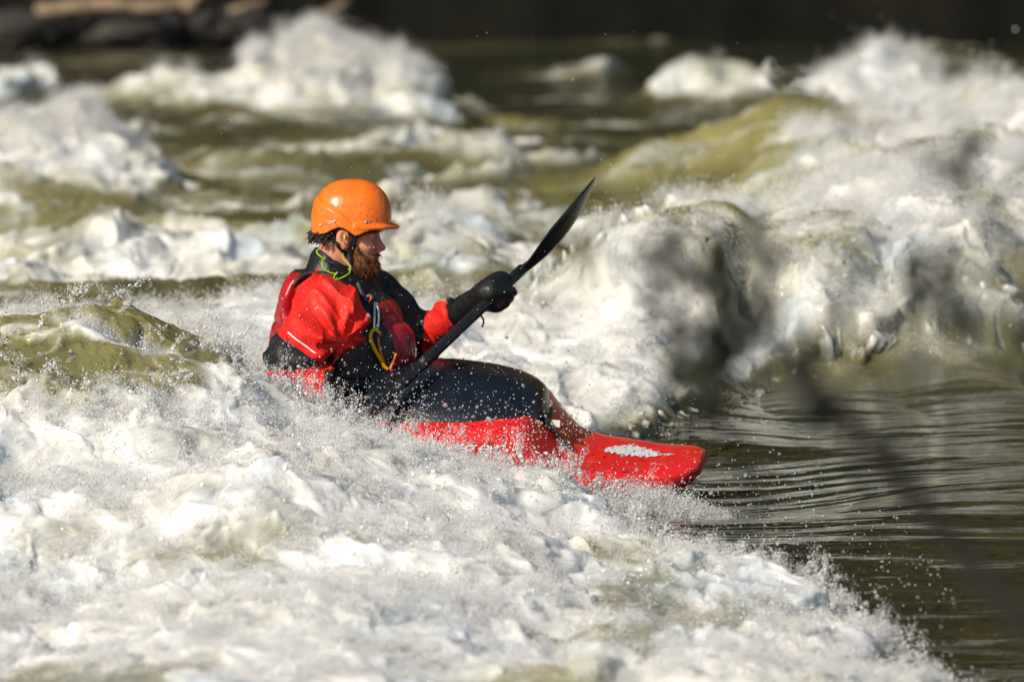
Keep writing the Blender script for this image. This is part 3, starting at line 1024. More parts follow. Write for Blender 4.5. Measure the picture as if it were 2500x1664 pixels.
def head_sdf(p):
    q = hl(p)
    m = q.copy(); m[:, 1] = np.abs(m[:, 1])
    d = s_ell(q, (.006, 0, .055), (.096, .076, .096))
    d = smin(d, s_ell(q, (.048, 0, -.020), (.056, .057, .080)), .03)
    d = smin(d, s_ell(q, (.052, 0, -.078), (.046, .046, .030)), .03)
    d = smin(d, s_ell(m, (.066, .038, -.022), (.026, .022, .020)), .02)
    d = smin(d, s_ell(m, (.088, .020, .012), (.014, .030, .010)), .012)
    d = smax(d, -s_ell(m, (.104, .031, -.005), (.018, .017, .011)), .008)
    d = smin(d, s_ell(m, (.082, .031, -.006), (.012, .012, .011)), .003)
    d = smin(d, s_cap(q, (.097, 0, .004), (.1165, 0, -.028), .0075, .0105), .010)
    d = smin(d, s_ell(m, (.107, .010, -.035), (.011, .0075, .007)), .006)
    d = smin(d, s_ell(q, (.094, 0, -.058), (.013, .024, .006)), .008)
    d = smin(d, s_ell(q, (.093, 0, -.068), (.013, .022, .006)), .006)
    d = smin(d, s_cap(q, (-.022, 0, -.02), (-.040, 0, -.13), .054, .060), .03)
    # ears
    e = s_ell(m, (-.006, .083, .000), (.0205, .0095, .033))
    e = smin(e, s_ell(m, (.002, .078, -.024), (.010, .007, .011)), .008)
    e = smax(e, -s_ell(m, (-.001, .094, .006), (.0115, .009, .020)), .004)
    e = smax(e, -s_ell(m, (.006, .094, -.006), (.008, .011, .009)), .004)
    d = smin(d, e, .006)
    return d

ZX = np.array([-.16, -.105, -.085, -.062, -.040, -.020, -.004, .014, .030, .045, .062, .085, .20])
ZZ = np.array([.014, .010, .008, .012, .026, .035, .033, .023, .013, .014, .024, .031, .034])
def helmet_sdf(p):
    q = hl(p)
    r = np.array([.124, .103, .122]); c = np.array([.0165, 0, .062])
    w = q - c
    lowz = np.minimum(w[:, 2], 0)
    w2 = w.copy(); w2[:, 2] = np.maximum(w[:, 2], 0)
    w2[:, 0] = w2[:, 0] * (1 - lowz * .55)
    # slightly squarer crown
    e = 2.25
    k = (np.abs(w2 / r) ** e).sum(1) ** (1 / e)
    o = (k - 1) * .112
    # moulded rear panel step and creases
    zc = np.interp(q[:, 0], [-.12, -.088, -.075, -.045, -.010, .02, .05], [.16, .128, .108, .092, .077, .050, .03])
    o = o + .0030 * np.exp(-((q[:, 2] - zc) / .004) ** 2) * sst(.06, .02, q[:, 0]) + .0030 * sst(-.006, .002, q[:, 2] - zc) * sst(.06, .02, q[:, 0])
    z2 = np.interp(q[:, 0], [-.12, -.08, -.03, .0], [.075, .052, .048, .040])
    o = o - .0016 * sst(.005, -.001, q[:, 2] - z2) * sst(.02, -.02, q[:, 0])
    d = np.maximum(o, -(o + .009))
    d = smax(d, np.interp(q[:, 0], ZX, ZZ) - q[:, 2], .003)
    # peak
    pl = (np.sqrt((w[:, 0] / r[0]) ** 2 + (w[:, 1] / r[1]) ** 2) - 1) * .112
    wid = .024 * sst(.045, .13, q[:, 0])
    zv = .041 - .05 * np.maximum(q[:, 0] - .13, 0)
    v = smax(pl - wid, np.abs(q[:, 2] - zv) - .0055, .004)
    v = np.maximum(v, -(pl + .012)); v = np.maximum(v, .03 - q[:, 0])
    d = smin(d, v, .012)
    return d

def beard_sdf(p):
    q = hl(p)
    m = q.copy(); m[:, 1] = np.abs(m[:, 1])
    d = s_ell(q, (.066, 0, -.090), (.042, .050, .038))
    d = smin(d, s_cap(m, (.036, .054, -.030), (.054, .044, -.082), .011, .020), .02)
    d = smin(d, s_cap(m, (.050, .046, -.075), (.078, .022, -.092), .024, .026), .02)
    d = smin(d, s_cap(m, (.098, .006, -.046), (.086, .030, -.064), .0065, .010), .008)
    d = smin(d, s_cap(m, (.086, .030, -.060), (.080, .026, -.09), .011, .015), .01)
    d = smax(d, -s_ell(q, (.106, 0, -.0605), (.014, .017, .0045)), .003)
    st = np.stack([q[:, 0] * 140, q[:, 1] * 140, q[:, 2] * 38 + 10 * q[:, 0]], 1)
    return d - .0035 * pn3(st, 21) - .003 * pn3(q * 45, 22)

def glove_sdf(p):
    # neoprene mitt closed round the shaft; finger ridges on the palm side
    q = p - L_HA
    side = np.array([-PAX[2], 0, PAX[0]]); side /= np.linalg.norm(side)   # up-left, square to the shaft
    dep = np.cross(PAX, side)
    l = np.stack([q @ PAX, q @ side, q @ dep], 1)
    d = s_ell(l, (.0, .022, -.005), (.066, .036, .046))                       # back of the hand
    f = None
    for k in range(4):
        x = .040 - k * .024
        a = s_cap(l, (x, .018, -.040), (x + .002, -.026, -.038), .0125, .0125)
        b = s_cap(l, (x + .002, -.026, -.038), (x + .001, -.036, -.004 - .003 * (k == 3)), .0125, .0115)
        g = np.minimum(a, b)
        f = g if f is None else smin(f, g, .010)
    d = smin(d, f, .014)
    d = smin(d, s_cap(l, (-.035, .012, .026), (.020, -.024, .030), .0145, .013), .012)     # thumb
    d = smin(d, s_ell(l, (-.012, -.032, -.012), (.040, .022, .036)), .018)
    d = smin(d, s_cap(p, L_HA - PAX * .03 + side * .018, L_WR + (L_EL - L_WR) * .02, .038, .046), .03)
    d = d - .0022 * pn3(p * 38, 31)
    return d

def rhand_sdf(p):
    q = p - PA
    side = np.array([-PAX[2], 0, PAX[0]]); side /= np.linalg.norm(side)
    dep = np.cross(PAX, side)
    l = np.stack([q @ PAX, q @ side, q @ dep], 1)
    d = s_ell(l, (.0, .022, .005), (.056, .034, .044))
    for k in range(4):
        x = .036 - k * .023
        d = smin(d, np.minimum(s_cap(l, (x, .016, .036), (x, -.028, .034), .012), s_cap(l, (x, -.028, .034), (x, -.034, .0), .012, .011)), .01)
    d = smin(d, s_cap(l, (-.03, .01, -.026), (.02, -.022, -.028), .014, .012), .012)
    d = smin(d, s_cap(p, PA + side * .02, R_HA + (R_EL - R_HA) * .12, .036, .042), .03)
    return d

def ribbon(pts, width, thick, nrm):
    return tube(catmull(pts, 6), width, 8, flat=(nrm, thick / width))

WET = []
def build_person():
    base = tl(0, 0, 0.02)
    root = empty('person', base)
    tag(root, 'bearded kayaker in orange helmet and red and black dry suit, paddling to the right', 'person')
    # --- body: head, neck and upper body in one skin
    def body(p):
        return smin(head_sdf(p), torso_sdf(p) + .012, .03)
    # head itself finer
    V2, F2 = surface_nets(lambda p: smin(head_sdf(p), torso_sdf(p) + .012, .03), HO + np.array([-.14, -.12, -.26]), HO + np.array([.16, .12, .19]), .0021)
    mesh_obj('body', V2, F2, M['skin'], root)
    # --- dry suit
    V, F = surface_nets(suit_sdf, (-.86, -.50, -.08), (-.12, .34, .54), .0042)
    ctr = V[F].mean(1)
    q = tloc(ctr)
    # panel by panel: red body and sleeves, black elbow band, black flanks, black left upper arm
    def along(a, b):
        ab = b - a
        t = ((ctr - a) @ ab) / ab.dot(ab)
        dd = np.linalg.norm(ctr - a - np.clip(t, 0, 1)[:, None] * ab, axis=1)
        return t, dd
    tu, du = along(R_SH, R_EL); tf, df = along(R_EL, R_HA)
    lu, ldu = along(L_SH, L_EL); lf, ldf = along(L_EL, L_WR)
    black = np.zeros(len(F), bool)
    inr = np.minimum(du, df) < .115
    slant = .28 * (ctr[:, 0] - R_EL[0])
    zz = ctr[:, 2]
    zhi = R_EL[2] + .052 - .62 * (ctr[:, 0] - R_EL[0]); zlo = R_EL[2] - .020 + .10 * (ctr[:, 0] - R_EL[0])
    black |= inr & (zz < zhi) & (zz > zlo) & (ctr[:, 1] < .02)
    black |= (~inr | (ctr[:, 0] > R_EL[0] + .10)) & (q[:, 2] < .215)
    inl = (np.minimum(ldu, ldf) < .11) & (ctr[:, 1] > .06) & (ctr[:, 0] > -.46)
    black = np.where(inl, ctr[:, 0] < U(1038, 780, .12)[0] + .10 * (ctr[:, 2] - .34), black)
    black |= (q[:, 2] > .462) & (np.abs(q[:, 1]) < .10)
    mesh_obj('dry_suit', V, F, [M['red'], M['black']], root, midx=black.astype(int))
    sb = BVHTree.FromPolygons([Vector(v) for v in V], F.tolist())
    def on(px, py, off=.004, bv=None):
        o, d = ray(px, py)
        h = (bv or sb).ray_cast(o, d)
        if h[0] is None: return U(px, py, -.1)
        return np.array(h[0]) + np.array(h[1]) * off
    # white piping along the elbow panel and the back
    for line, nm in (([(703, 812), (722, 828), (742, 842), (760, 856), (781, 872)], 'piping'),
                     ([(715, 716), (708, 730), (702, 744)], 'piping')):
        v, f = tube(catmull([on(a, b, .002) for a, b in line], 5), .0028, 6)
        mesh_obj(nm, v, f, M['white'], root)
    WET.append((V, F))
    # --- collar
    def collar(p):
        q = tloc(p)
        hq = hl(p)
        d = s_cap(p, hw([(-.036, 0, -.075)])[0], hw([(-.040, 0, -.150)])[0], .070, .094)
        i = s_cap(p, hw([(-.032, 0, -.03)])[0], hw([(-.040, 0, -.150)])[0], .060, .068)
        d = np.maximum(d, -i)
        top = hw([(-.036, 0, -.070)])[0][2]
        return smax(d, p[:, 2] - (top + .006 - .62 * (p[:, 0] - HO[0] + .035)), .006) - .004 * pn3(p * 28, 41)
    V, F = surface_nets(collar, HO + np.array([-.18, -.14, -.26]), HO + np.array([.12, .14, -.02]), .003)
    mesh_obj('neck_gasket', V, F, M['neoprene'], root)
    # --- life jacket
    V, F = surface_nets(pfd_sdf, (-.84, -.30, .03), (-.20, .34, .54), .0040)
    ctr = V[F].mean(1); q = tloc(ctr)
    blk = (q[:, 2] > .40) | ((q[:, 0] < .125) & (q[:, 0] > -.13)) | ((q[:, 0] > -.02) & (q[:, 2] < .13))
    blk |= (q[:, 0] > .05) & (q[:, 1] < -.085) 
    blk = blk & ~((q[:, 0] < -.06) & (q[:, 2] < .49))
    pf = mesh_obj('life_jacket', V, F, [M['pfd_red'], M['pfd_black']], root, midx=blk.astype(int))
    pb = BVHTree.FromPolygons([Vector(v) for v in V], F.tolist())
    WET.append((V, F))
    def onp(px, py, off=.006):
        o, d = ray(px, py)
        h1 = pb.ray_cast(o, d); h2 = sb.ray_cast(o, d)
        c = [h for h in (h1, h2) if h[0] is not None]
        if not c: return U(px, py, -.1)
        h = min(c, key=lambda h: h[3])
        return np.array(h[0]) + np.array(h[1]) * off
    def cable(name, line, r, mat, off, n=6, flat=None):
        P = catmull([onp(a, b, off) for a, b in line], n)
        v, f = tube(P, r, 8)
        return mesh_obj(name, v, f, M[mat], pf)
    cable('carabiner', [(912, 745), (918, 762), (918, 785), (913, 805), (908, 800), (908, 775), (910, 752), (912, 745)], .0045, 'steel', .012)
    cable('tow_loop', [(921, 813), (912, 806), (903, 808), (898, 822), (905, 845), (920, 872), (936, 893), (944, 900)], .0058, 'yellow', .012)
    cable('orange_cord', [(918, 822), (922, 845), (930, 868), (936, 886)], .0035, 'orange_cord', .010)
    cable('orange_toggle', [(963, 862), (955, 882), (950, 900), (957, 910)], .0050, 'orange_cord', .012)
    cable('orange_loop', [(893, 730), (898, 728), (902, 735), (897, 744)], .0035, 'orange_cord', .012)
    cable('blue_clip', [(889, 738), (893, 727), (902, 726), (909, 734)], .0050, 'blue', .007)
    cable('webbing_strap', [(872, 690), (884, 720), (892, 735)], .010, 'pfd_black', .002)
    cable('webbing_strap', [(768, 664), (748, 668), (730, 680), (716, 698)], .0075, 'pfd_black', -.001)
    # --- helmet
    V, F = surface_nets(helmet_sdf, HO + np.array([-.14, -.13, -.03]), HO + np.array([.19, .13, .21]), .0022)
    he = mesh_obj('helmet', V, F, M['orange'], root)
    hb = BVHTree.FromPolygons([Vector(v) for v in V], F.tolist())
    for (px, py, r, mt) in ((783.5, 549, .0045, 'steel'), (803.5, 546.5, .0032, 'steel'), (817.5, 541, .0048, 'steel'), (893, 542, .0050, 'steel')):
        o, d = ray(px, py)
        h = hb.ray_cast(o, d)
        c = np.array(h[0]); nn = np.array(h[1])
        bm = bmesh.new(); bmesh.ops.create_uvsphere(bm, u_segments=10, v_segments=6, radius=r)
        vv = np.array([v.co[:] for v in bm.verts]) + c + nn * r * .25
        ff = [tuple(v.index for v in f.verts) for f in bm.faces]; bm.free()
        mesh_obj('rivet', vv, ff, M[mt], he)
    WET.append((V, F))
    # liner and chin straps
    def liner(p):
        q = hl(p)
        o = s_ell(q, (.012, 0, .062), (.112, .094, .110))
        d = np.maximum(o, -(o + .010))
        d = smax(d, np.interp(q[:, 0], ZX, ZZ) - .010 - q[:, 2], .003)
        return np.maximum(d, q[:, 2] - .07)
    V, F = surface_nets(liner, HO + np.array([-.13, -.12, -.03]), HO + np.array([.15, .12, .09]), .0026)
    mesh_obj('helmet_liner', V, F, M['neoprene'], he)
    def hp_(x, y, z): return hw([(x, y, z)])[0]
    hdb = BVHTree.FromPolygons([Vector(v) for v in V2], F2.tolist())
    def face(px, py, off):
        o, d = ray(px, py); h = hdb.ray_cast(o, d)
        return np.array(h[0]) + np.array([0, -1, 0]) * off if h[0] is not None else U(px, py, -.06)
    v, f = ribbon([hp_(.035, -.083, .018), face(866, 585, .009), face(860, 603, .011), face(853, 622, .016), hp_(.028, -.066, -.075), hp_(.060, -.03, -.112)], .0082, .003, (0, 1, 0))
    mesh_obj('chin_strap', v, f, M['neoprene'], he)
    v, f = ribbon([hp_(-.022, -.085, .032), face(815, 583, .009), face(824, 597, .011), face(837, 611, .012), face(850, 628, .012)], .0080, .003, (0, 1, 0))
    mesh_obj('chin_strap', v, f, M['neoprene'], he)
    # --- beard and hair
    V, F = surface_nets(beard_sdf, HO + np.array([-.02, -.09, -.15]), HO + np.array([.13, .09, .0]), .0023)
    be = mesh_obj('beard', V, F, M['beard'], root)
    bvv = V
    parts = []
    r = np.random.default_rng(5)
    nb = 900
    pick = r.integers(0, len(V), nb)
    cen = HO + np.array([.03, 0, -.05])
    for k in pick:
        p = V[k]
        if p[1] > .03: continue
        n = p - cen; n /= np.linalg.norm(n)
        dirv = n * .6 + np.array([.25, 0, -.9]) + r.normal(0, .25, 3)
        dirv /= np.linalg.norm(dirv)
        L = r.uniform(.010, .024)
        a = p - dirv * .004; b = a + dirv * L * .55 + n * .002; c = a + dirv * L + r.normal(0, .003, 3)
        parts.append(tube([a, b, c], [.0011, .0009, .0003], 3, cap=False))
    v, f = join(parts)
    mesh_obj('beard_hairs', v, f, M['beard'], be)
    parts = []
    for k in range(95):
        th = r.uniform(math.pi * .75, math.pi * 1.36)
        x0 = -.010 + .096 * math.cos(th); y0 = .086 * math.sin(th)
        if y0 > .05: continue
        z0 = r.uniform(-.012, .022)
        a = np.array([x0, y0, z0])
        out = np.array([math.cos(th), math.sin(th), 0])
        L = r.uniform(.007, .020)
        c1 = a + np.array([0, 0, -L * .5]) + out * r.uniform(-.006, .006) + r.normal(0, .003, 3)
        c2 = c1 + np.array([-.3 * L, 0, -L * .4]) + out * r.uniform(-.012, .004) + r.normal(0, .003, 3)
        c3 = c2 + np.array([r.uniform(-.012, .004), 0, r.uniform(-.008, .006)])
        parts.append(tube(hw(catmull([a, c1, c2, c3], 3)), [.0028] * 4 + [.0024] * 3 + [.0018, .0012, .0006], 4, cap=False))
    v, f = join(parts)
    mesh_obj('hair', v, f, M['hair'], root)
    def nape(p):
        q = hl(p)
        d = s_ell(q, (-.045, 0, .012), (.050, .074, .034))
        d = np.maximum(d, q[:, 0] + .034)
        return d - .006 * pn3(q * 60, 44)
    V, F = surface_nets(nape, HO + np.array([-.12, -.1, -.06]), HO + np.array([.0, .1, .06]), .003)
    hb2 = mesh_obj('hair', V, F, M['hair'], root)
    # --- ear plug on its cord
    pts = [face(842, 575, .010), face(841, 592, .006), face(839, 612, .008)]
    pts += [U(838, 630, -.085), U(848, 642, -.095), U(855, 652, -.10), U(853, 666, -.11), U(838, 676, -.12), U(822, 682, -.125), U(815, 677, -.125), U(824, 664, -.12), U(816, 668, -.12),
            U(792, 658, -.115), U(786, 645, -.11), U(788, 634, -.10), U(795, 631, -.10), U(783, 626, -.10), U(774, 617, -.09), U(774, 611, -.08), U(781, 608, -.075)]
    v, f = tube(catmull(pts, 5), .0021, 6)
    mesh_obj('ear_plug_cord', v, f, M['green_cord'], root)
    v, f = tube([face(843, 574, .002), face(842, 577, .008), face(842, 583, .009)], [.005, .005, .003], 8)
    mesh_obj('ear_plug', v, f, M['yellow'], root)
    # --- mitts
    V, F = surface_nets(glove_sdf, np.minimum(L_HA, L_WR) - .14, np.maximum(L_HA, L_WR) + .13, .0028)
    g = mesh_obj('mitt', V, F, M['neoprene'], root)
    v, f = tube(catmull([U(1108, 742, .06), U(1103, 731, .05), U(1093, 729, .05), U(1096, 734, .05), U(1104, 739, .05)], 4), .006, 6)
    mesh_obj('pull_tab', v, f, M['neoprene'], g)
    v, f = tube(catmull([U(1160, 762, .0), U(1174, 770, -.03), U(1181, 784, -.04), U(1177, 798, -.03)], 5), .003, 6)
    mesh_obj('drawcord', v, f, M['neoprene'], g)
    V, F = surface_nets(rhand_sdf, PA - .16, PA + .16, .0034)
    mesh_obj('mitt', V, F, M['neoprene'], root)
    return root
build_person()

# ------------------------------------------------------------------ foam froth, drops and splashes
def instancer(name, pts, rad, mat, label, cat, sub=1, proto=None):
    me = bpy.data.meshes.new(name)
    me.vertices.add(len(pts)); me.vertices.foreach_set('co', np.asarray(pts, np.float32).ravel())
    a = me.attributes.new('rad', 'FLOAT_VECTOR', 'POINT'); a.data.foreach_set('vector', np.asarray(rad, np.float32).ravel())
    ro = me.attributes.new('rot', 'FLOAT_VECTOR', 'POINT'); ro.data.foreach_set('vector', rng.uniform(0, 6.28, (len(pts), 3)).astype(np.float32).ravel())
    o = bpy.data.objects.new(name, me); COL.objects.link(o)
    ng = bpy.data.node_groups.new(name, 'GeometryNodeTree')
    ng.interface.new_socket('Geometry', in_out='INPUT', socket_type='NodeSocketGeometry')
    ng.interface.new_socket('Geometry', in_out='OUTPUT', socket_type='NodeSocketGeometry')
    gi = ng.nodes.new('NodeGroupInput'); go = ng.nodes.new('NodeGroupOutput')
    ip = ng.nodes.new('GeometryNodeInstanceOnPoints'); ic = ng.nodes.new('GeometryNodeMeshIcoSphere')
    ic.inputs['Radius'].default_value = 1.0; ic.inputs['Subdivisions'].default_value = sub
    sm = ng.nodes.new('GeometryNodeSetMaterial'); sm.inputs['Material'].default_value = mat
    ss = ng.nodes.new('GeometryNodeSetShadeSmooth')
    if proto is not None:
        oi = ng.nodes.new('GeometryNodeObjectInfo'); oi.inputs['Object'].default_value = proto
        ic = ng.nodes.new('GeometryNodeRealizeInstances'); ng.links.new(oi.outputs['Geometry'], ic.inputs[0])
    na = ng.nodes.new('GeometryNodeInputNamedAttribute'); na.data_type = 'FLOAT_VECTOR'; na.inputs['Name'].default_value = 'rad'
    nr = ng.nodes.new('GeometryNodeInputNamedAttribute'); nr.data_type = 'FLOAT_VECTOR'; nr.inputs['Name'].default_value = 'rot'
    L = ng.links.new
    L(gi.outputs[0], ip.inputs['Points']); L(ic.outputs[0], ss.inputs[0]); L(ss.outputs[0], sm.inputs[0]); L(sm.outputs[0], ip.inputs['Instance'])
    L(na.outputs[0], ip.inputs['Scale']); L(nr.outputs[0], ip.inputs['Rotation']); L(ip.outputs[0], go.inputs[0])
    md = o.modifiers.new('scatter', 'NODES'); md.node_group = ng
    tag(o, label, cat, kind='stuff')
    return o

def puff_proto(n, seed, spread=(1, 1, 1), r0=.055, arc=False):
    """a wisp of many tiny drops, used over and over"""
    r = np.random.default_rng(seed)
    octv = np.array([(1, 0, 0), (-1, 0, 0), (0, 1, 0), (0, -1, 0), (0, 0, 1), (0, 0, -1)], float)
    octf = np.array([(0, 2, 4), (2, 1, 4), (1, 3, 4), (3, 0, 4), (2, 0, 5), (1, 2, 5), (3, 1, 5), (0, 3, 5)])
    if arc:
        t = r.uniform(0, 1, n) ** .7
        c = np.stack([t * 1.6 + r.normal(0, .10, n) * (.4 + t), r.normal(0, .22, n), 1.4 * t - 1.0 * t * t + r.normal(0, .09, n) * (.3 + t)], 1)
        rr = np.clip(r.lognormal(math.log(r0), .5, n), .015, .2) * (1.3 - .7 * t)
    else:
        c = r.normal(0, .5, (n, 3)) * np.array(spread)
        rr = np.clip(r.lognormal(math.log(r0), .5, n), .015, .2)
    V = (c[:, None, :] + octv[None] * rr[:, None, None]).reshape(-1, 3)
    F = (octf[None] + (np.arange(n) * 6)[:, None, None]).reshape(-1, 3)
    me = bpy.data.meshes.new('wisp')
    me.from_pydata(V.tolist(), [], F.tolist())
    return bpy.data.objects.new('wisp', me)

def build_spray():
    Y = RV[:, :, 1]; X = RV[:, :, 0]
    inside = (np.abs(X) < 1.95 * (20 + Y) / 20) & (Y > -5.0)
    gx = np.gradient(RV, axis=1); gy = np.gradient(RV, axis=0)
    nn = np.cross(gx, gy); nn /= np.linalg.norm(nn, axis=2, keepdims=True) + 1e-9
    PV = RV.reshape(-1, 3); PN = nn.reshape(-1, 3)
    def pick(w, n):
        w = w.ravel(); return rng.choice(len(w), n, p=w / w.sum())
    patch = .2 + .8 * sst(-.1, .5, pn2(X * 3, Y * 2.4, 301) + .5 * pn2(X * 9, Y * 7, 302))
    dist = ((20 + Y) / 20) ** 2
    area = np.linalg.norm(np.cross(gx, gy), axis=2)
    near_w = sst(.35, .8, RF) * inside * (Y < 3.2) * area
    # wet beads that glint on the foam
    n = 30000
    k = pick(near_w * patch, n)
    r = np.clip(rng.lognormal(math.log(.0018), .5, n), .0008, .008)
    P = PV[k] + rng.normal(0, .003, (n, 3)) + PN[k] * .001
    instancer('froth', P, r[:, None] * rng.uniform(.6, 1.5, (n, 3)), M['froth'], 'beads of white froth on the near whitewater', 'froth', 1)
    # soft mist of drops standing off the near foam
    w1 = puff_proto(300, 1, r0=.032); w2 = puff_proto(150, 2, arc=True, r0=.026); w3 = puff_proto(420, 4, r0=.024)
    n = 5600
    k = pick(near_w * (.12 + patch ** 2), n)
    sc = rng.uniform(.010, .036, n)
    P = PV[k] + np.stack([rng.normal(0, .008, n), rng.normal(0, .01, n), np.abs(rng.normal(0, .010, n))], 1)
    instancer('foam_mist', P, sc[:, None] * rng.uniform(.6, 1.6, (n, 3)), M['mist'], 'soft mist of tiny drops standing off the near foam', 'mist', proto=w1)
    # torn strands flung along the edge and over the kayak
    pts = []; sc = []
    for t in range(520):
        y = rng.uniform(-3.2, -.45); x = np.interp(y, XB_Y, XB_X) - abs(rng.normal(0, .06)) + .02
        j = np.argmin(np.abs(RV[:, RV.shape[1] // 2, 1] - y)); i = np.argmin(np.abs(RV[j, :, 0] - x))
        pts.append(RV[j, i] + np.array([0, 0, rng.exponential(.012)])); sc.append(rng.uniform(.015, .05))
    for t in range(380):
        x = rng.uniform(-.95, .40); y = rng.uniform(-.75, -.42)
        j = np.argmin(np.abs(RV[:, RV.shape[1] // 2, 1] - y)); i = np.argmin(np.abs(RV[j, :, 0] - x))
        pts.append(RV[j, i] + np.array([0, 0, rng.exponential(.022)])); sc.append(rng.uniform(.02, .07))
    for t in range(260):
        x = rng.uniform(-1.9, -.7); y = rng.uniform(-1.4, -.35)
        j = np.argmin(np.abs(RV[:, RV.shape[1] // 2, 1] - y)); i = np.argmin(np.abs(RV[j, :, 0] - x))
        pts.append(RV[j, i] + np.array([0, 0, rng.exponential(.015)])); sc.append(rng.uniform(.02, .06))
    sc = np.array(sc)
    instancer('torn_spray', np.array(pts), sc[:, None] * rng.uniform(.5, 1.4, (len(sc), 3)), M['mist'], 'torn strands of spray flung up along the near foam edge', 'spray', proto=w2)
    # separate drops in the air
    L = []; RR = []
    n = 7000
    k = pick(near_w, n)
    L.append(PV[k] + np.stack([rng.normal(0, .02, n), rng.normal(0, .02, n), rng.exponential(.030, n)], 1))
    RR.append(np.clip(rng.lognormal(math.log(.0012), .6, n), .0005, .0055))
    def cloud(n, lo, hi, hz, r0, sg):
        q = rng.uniform(0, 1, (n, 3))
        c = np.array(lo) + q * (np.array(hi) - np.array(lo))
        c[:, 2] = lo[2] + np.minimum(rng.exponential(hz, n), 1.2)
        L.append(c); RR.append(np.clip(rng.lognormal(math.log(r0), sg, n), .0005, .0075))
    cloud(1500, (-.75, -.62, .05), (-.25, -.36, .4), .07, .0010, .55)
    cloud(1000, (-.40, -.62, .02), (.25, -.36, .3), .06, .0010, .6)
    cloud(520, (-.95, -.8, .05), (.45, -.3, .4), .28, .0009, .5)
    cloud(300, (-.3, -.3, .0), (.8, .5, .4), .25, .0010, .5)
    cloud(60, (-.60, -.60, .06), (.15, -.45, .4), .06, .0042, .28)
    cloud(45, (.3, -1.8, -.12), (.8, -.3, .4), .07, .0040, .3)
    cloud(420, (.2, -2.0, -.12), (.9, -.5, .4), .07, .0012, .6)
    cloud(500, (.4, -3.4, -.20), (1.2, -1.2, .4), .05, .0013, .6)
    cloud(300, (-1.9, -1.4, .20), (-.7, .2, .4), .06, .0012, .5)
    LP = np.concatenate(L); LR = np.concatenate(RR); big = LR > .0026
    instancer('spray', LP[big], LR[big][:, None] * rng.uniform(.8, 1.2, (int(big.sum()), 3)), M['drop'], 'large clear water drops flying over the near foam', 'spray', 2)
    instancer('fine_spray', LP[~big], LR[~big][:, None] * np.ones((1, 3)), M['mist'], 'fine white spray drops hanging over the near foam and the kayak', 'spray', 1)
    # drops clinging to the wet suit
    P = []; 
    for V, F in WET:
        a, b_, c_ = V[F[:, 0]], V[F[:, 1]], V[F[:, 2]]
        n_ = np.cross(b_ - a, c_ - a); n_ /= np.linalg.norm(n_, axis=1, keepdims=True) + 1e-12
        ok = np.where((n_[:, 1] < -.1) & (V[F[:, 0], 2] > .05))[0]
        q = rng.choice(ok, 420)
        P.append(V[F[q]].mean(1) + n_[q] * .0008)
    P = np.concatenate(P)
    r = np.clip(rng.lognormal(math.log(.0011), .45, len(P)), .0006, .003)
    instancer('clinging_drops', P, r[:, None] * np.ones((1, 3)), M['drop'], 'beads of water clinging to the dry suit and life jacket', 'spray', 2)
    # plume peeling off the bow
    n = 420
    t = rng.uniform(0, 1, n) ** .8
    a = U(1530, 1235, -.30); b = U(1800, 1290, -.50)
    C = a + (b - a) * t[:, None]
    C = C + np.stack([rng.normal(0, .03, n), rng.normal(0, .06, n), np.abs(rng.normal(0, .035, n)) * (1.15 - t) - .02 * t], 1)
    sc = rng.uniform(.012, .034, n) * (1.2 - .6 * t)
    instancer('bow_spray', C, sc[:, None] * rng.uniform(.6, 1.7, (n, 3)), M['mist'], 'pale plume of spray peeling off the kayak bow', 'spray', proto=w1)
    # soft spray smoking off the breaking waves behind
    wf = sst(.55, .95, RF) * inside * (Y > 2.2) * (Y < 24) * area * (.25 + sst(.10, .45, RV[:, :, 2]))
    n = 3000
    k = pick(wf * (.02 + sst(.15, .55, RV[:, :, 2])) * (1 - .55 * sst(.2, .8, X / (1 + Y / 20))), n)
    sc = rng.uniform(.02, .065, n)
    P = PV[k] + np.stack([rng.normal(0, .03, n), rng.normal(0, .04, n), np.abs(rng.normal(0, .022, n))], 1)
    instancer('far_spray', P, sc[:, None] * rng.uniform(.5, 1.6, (n, 3)), M['mist'], 'soft spray smoking off the breaking waves behind the kayaker', 'spray', proto=w3)
    n = 1500
    k = pick(wf * sst(.2, .5, RV[:, :, 2]) / dist, n)
    P = PV[k] + np.stack([rng.normal(0, .05, n), rng.normal(0, .05, n), rng.exponential(.06, n)], 1)
    r = np.clip(rng.lognormal(math.log(.0020), .6, n), .001, .008)
    instancer('far_drops', P, r[:, None] * np.ones((1, 3)), M['mist'], 'separate drops thrown above the waves behind the kayaker', 'spray', 1)
build_spray()

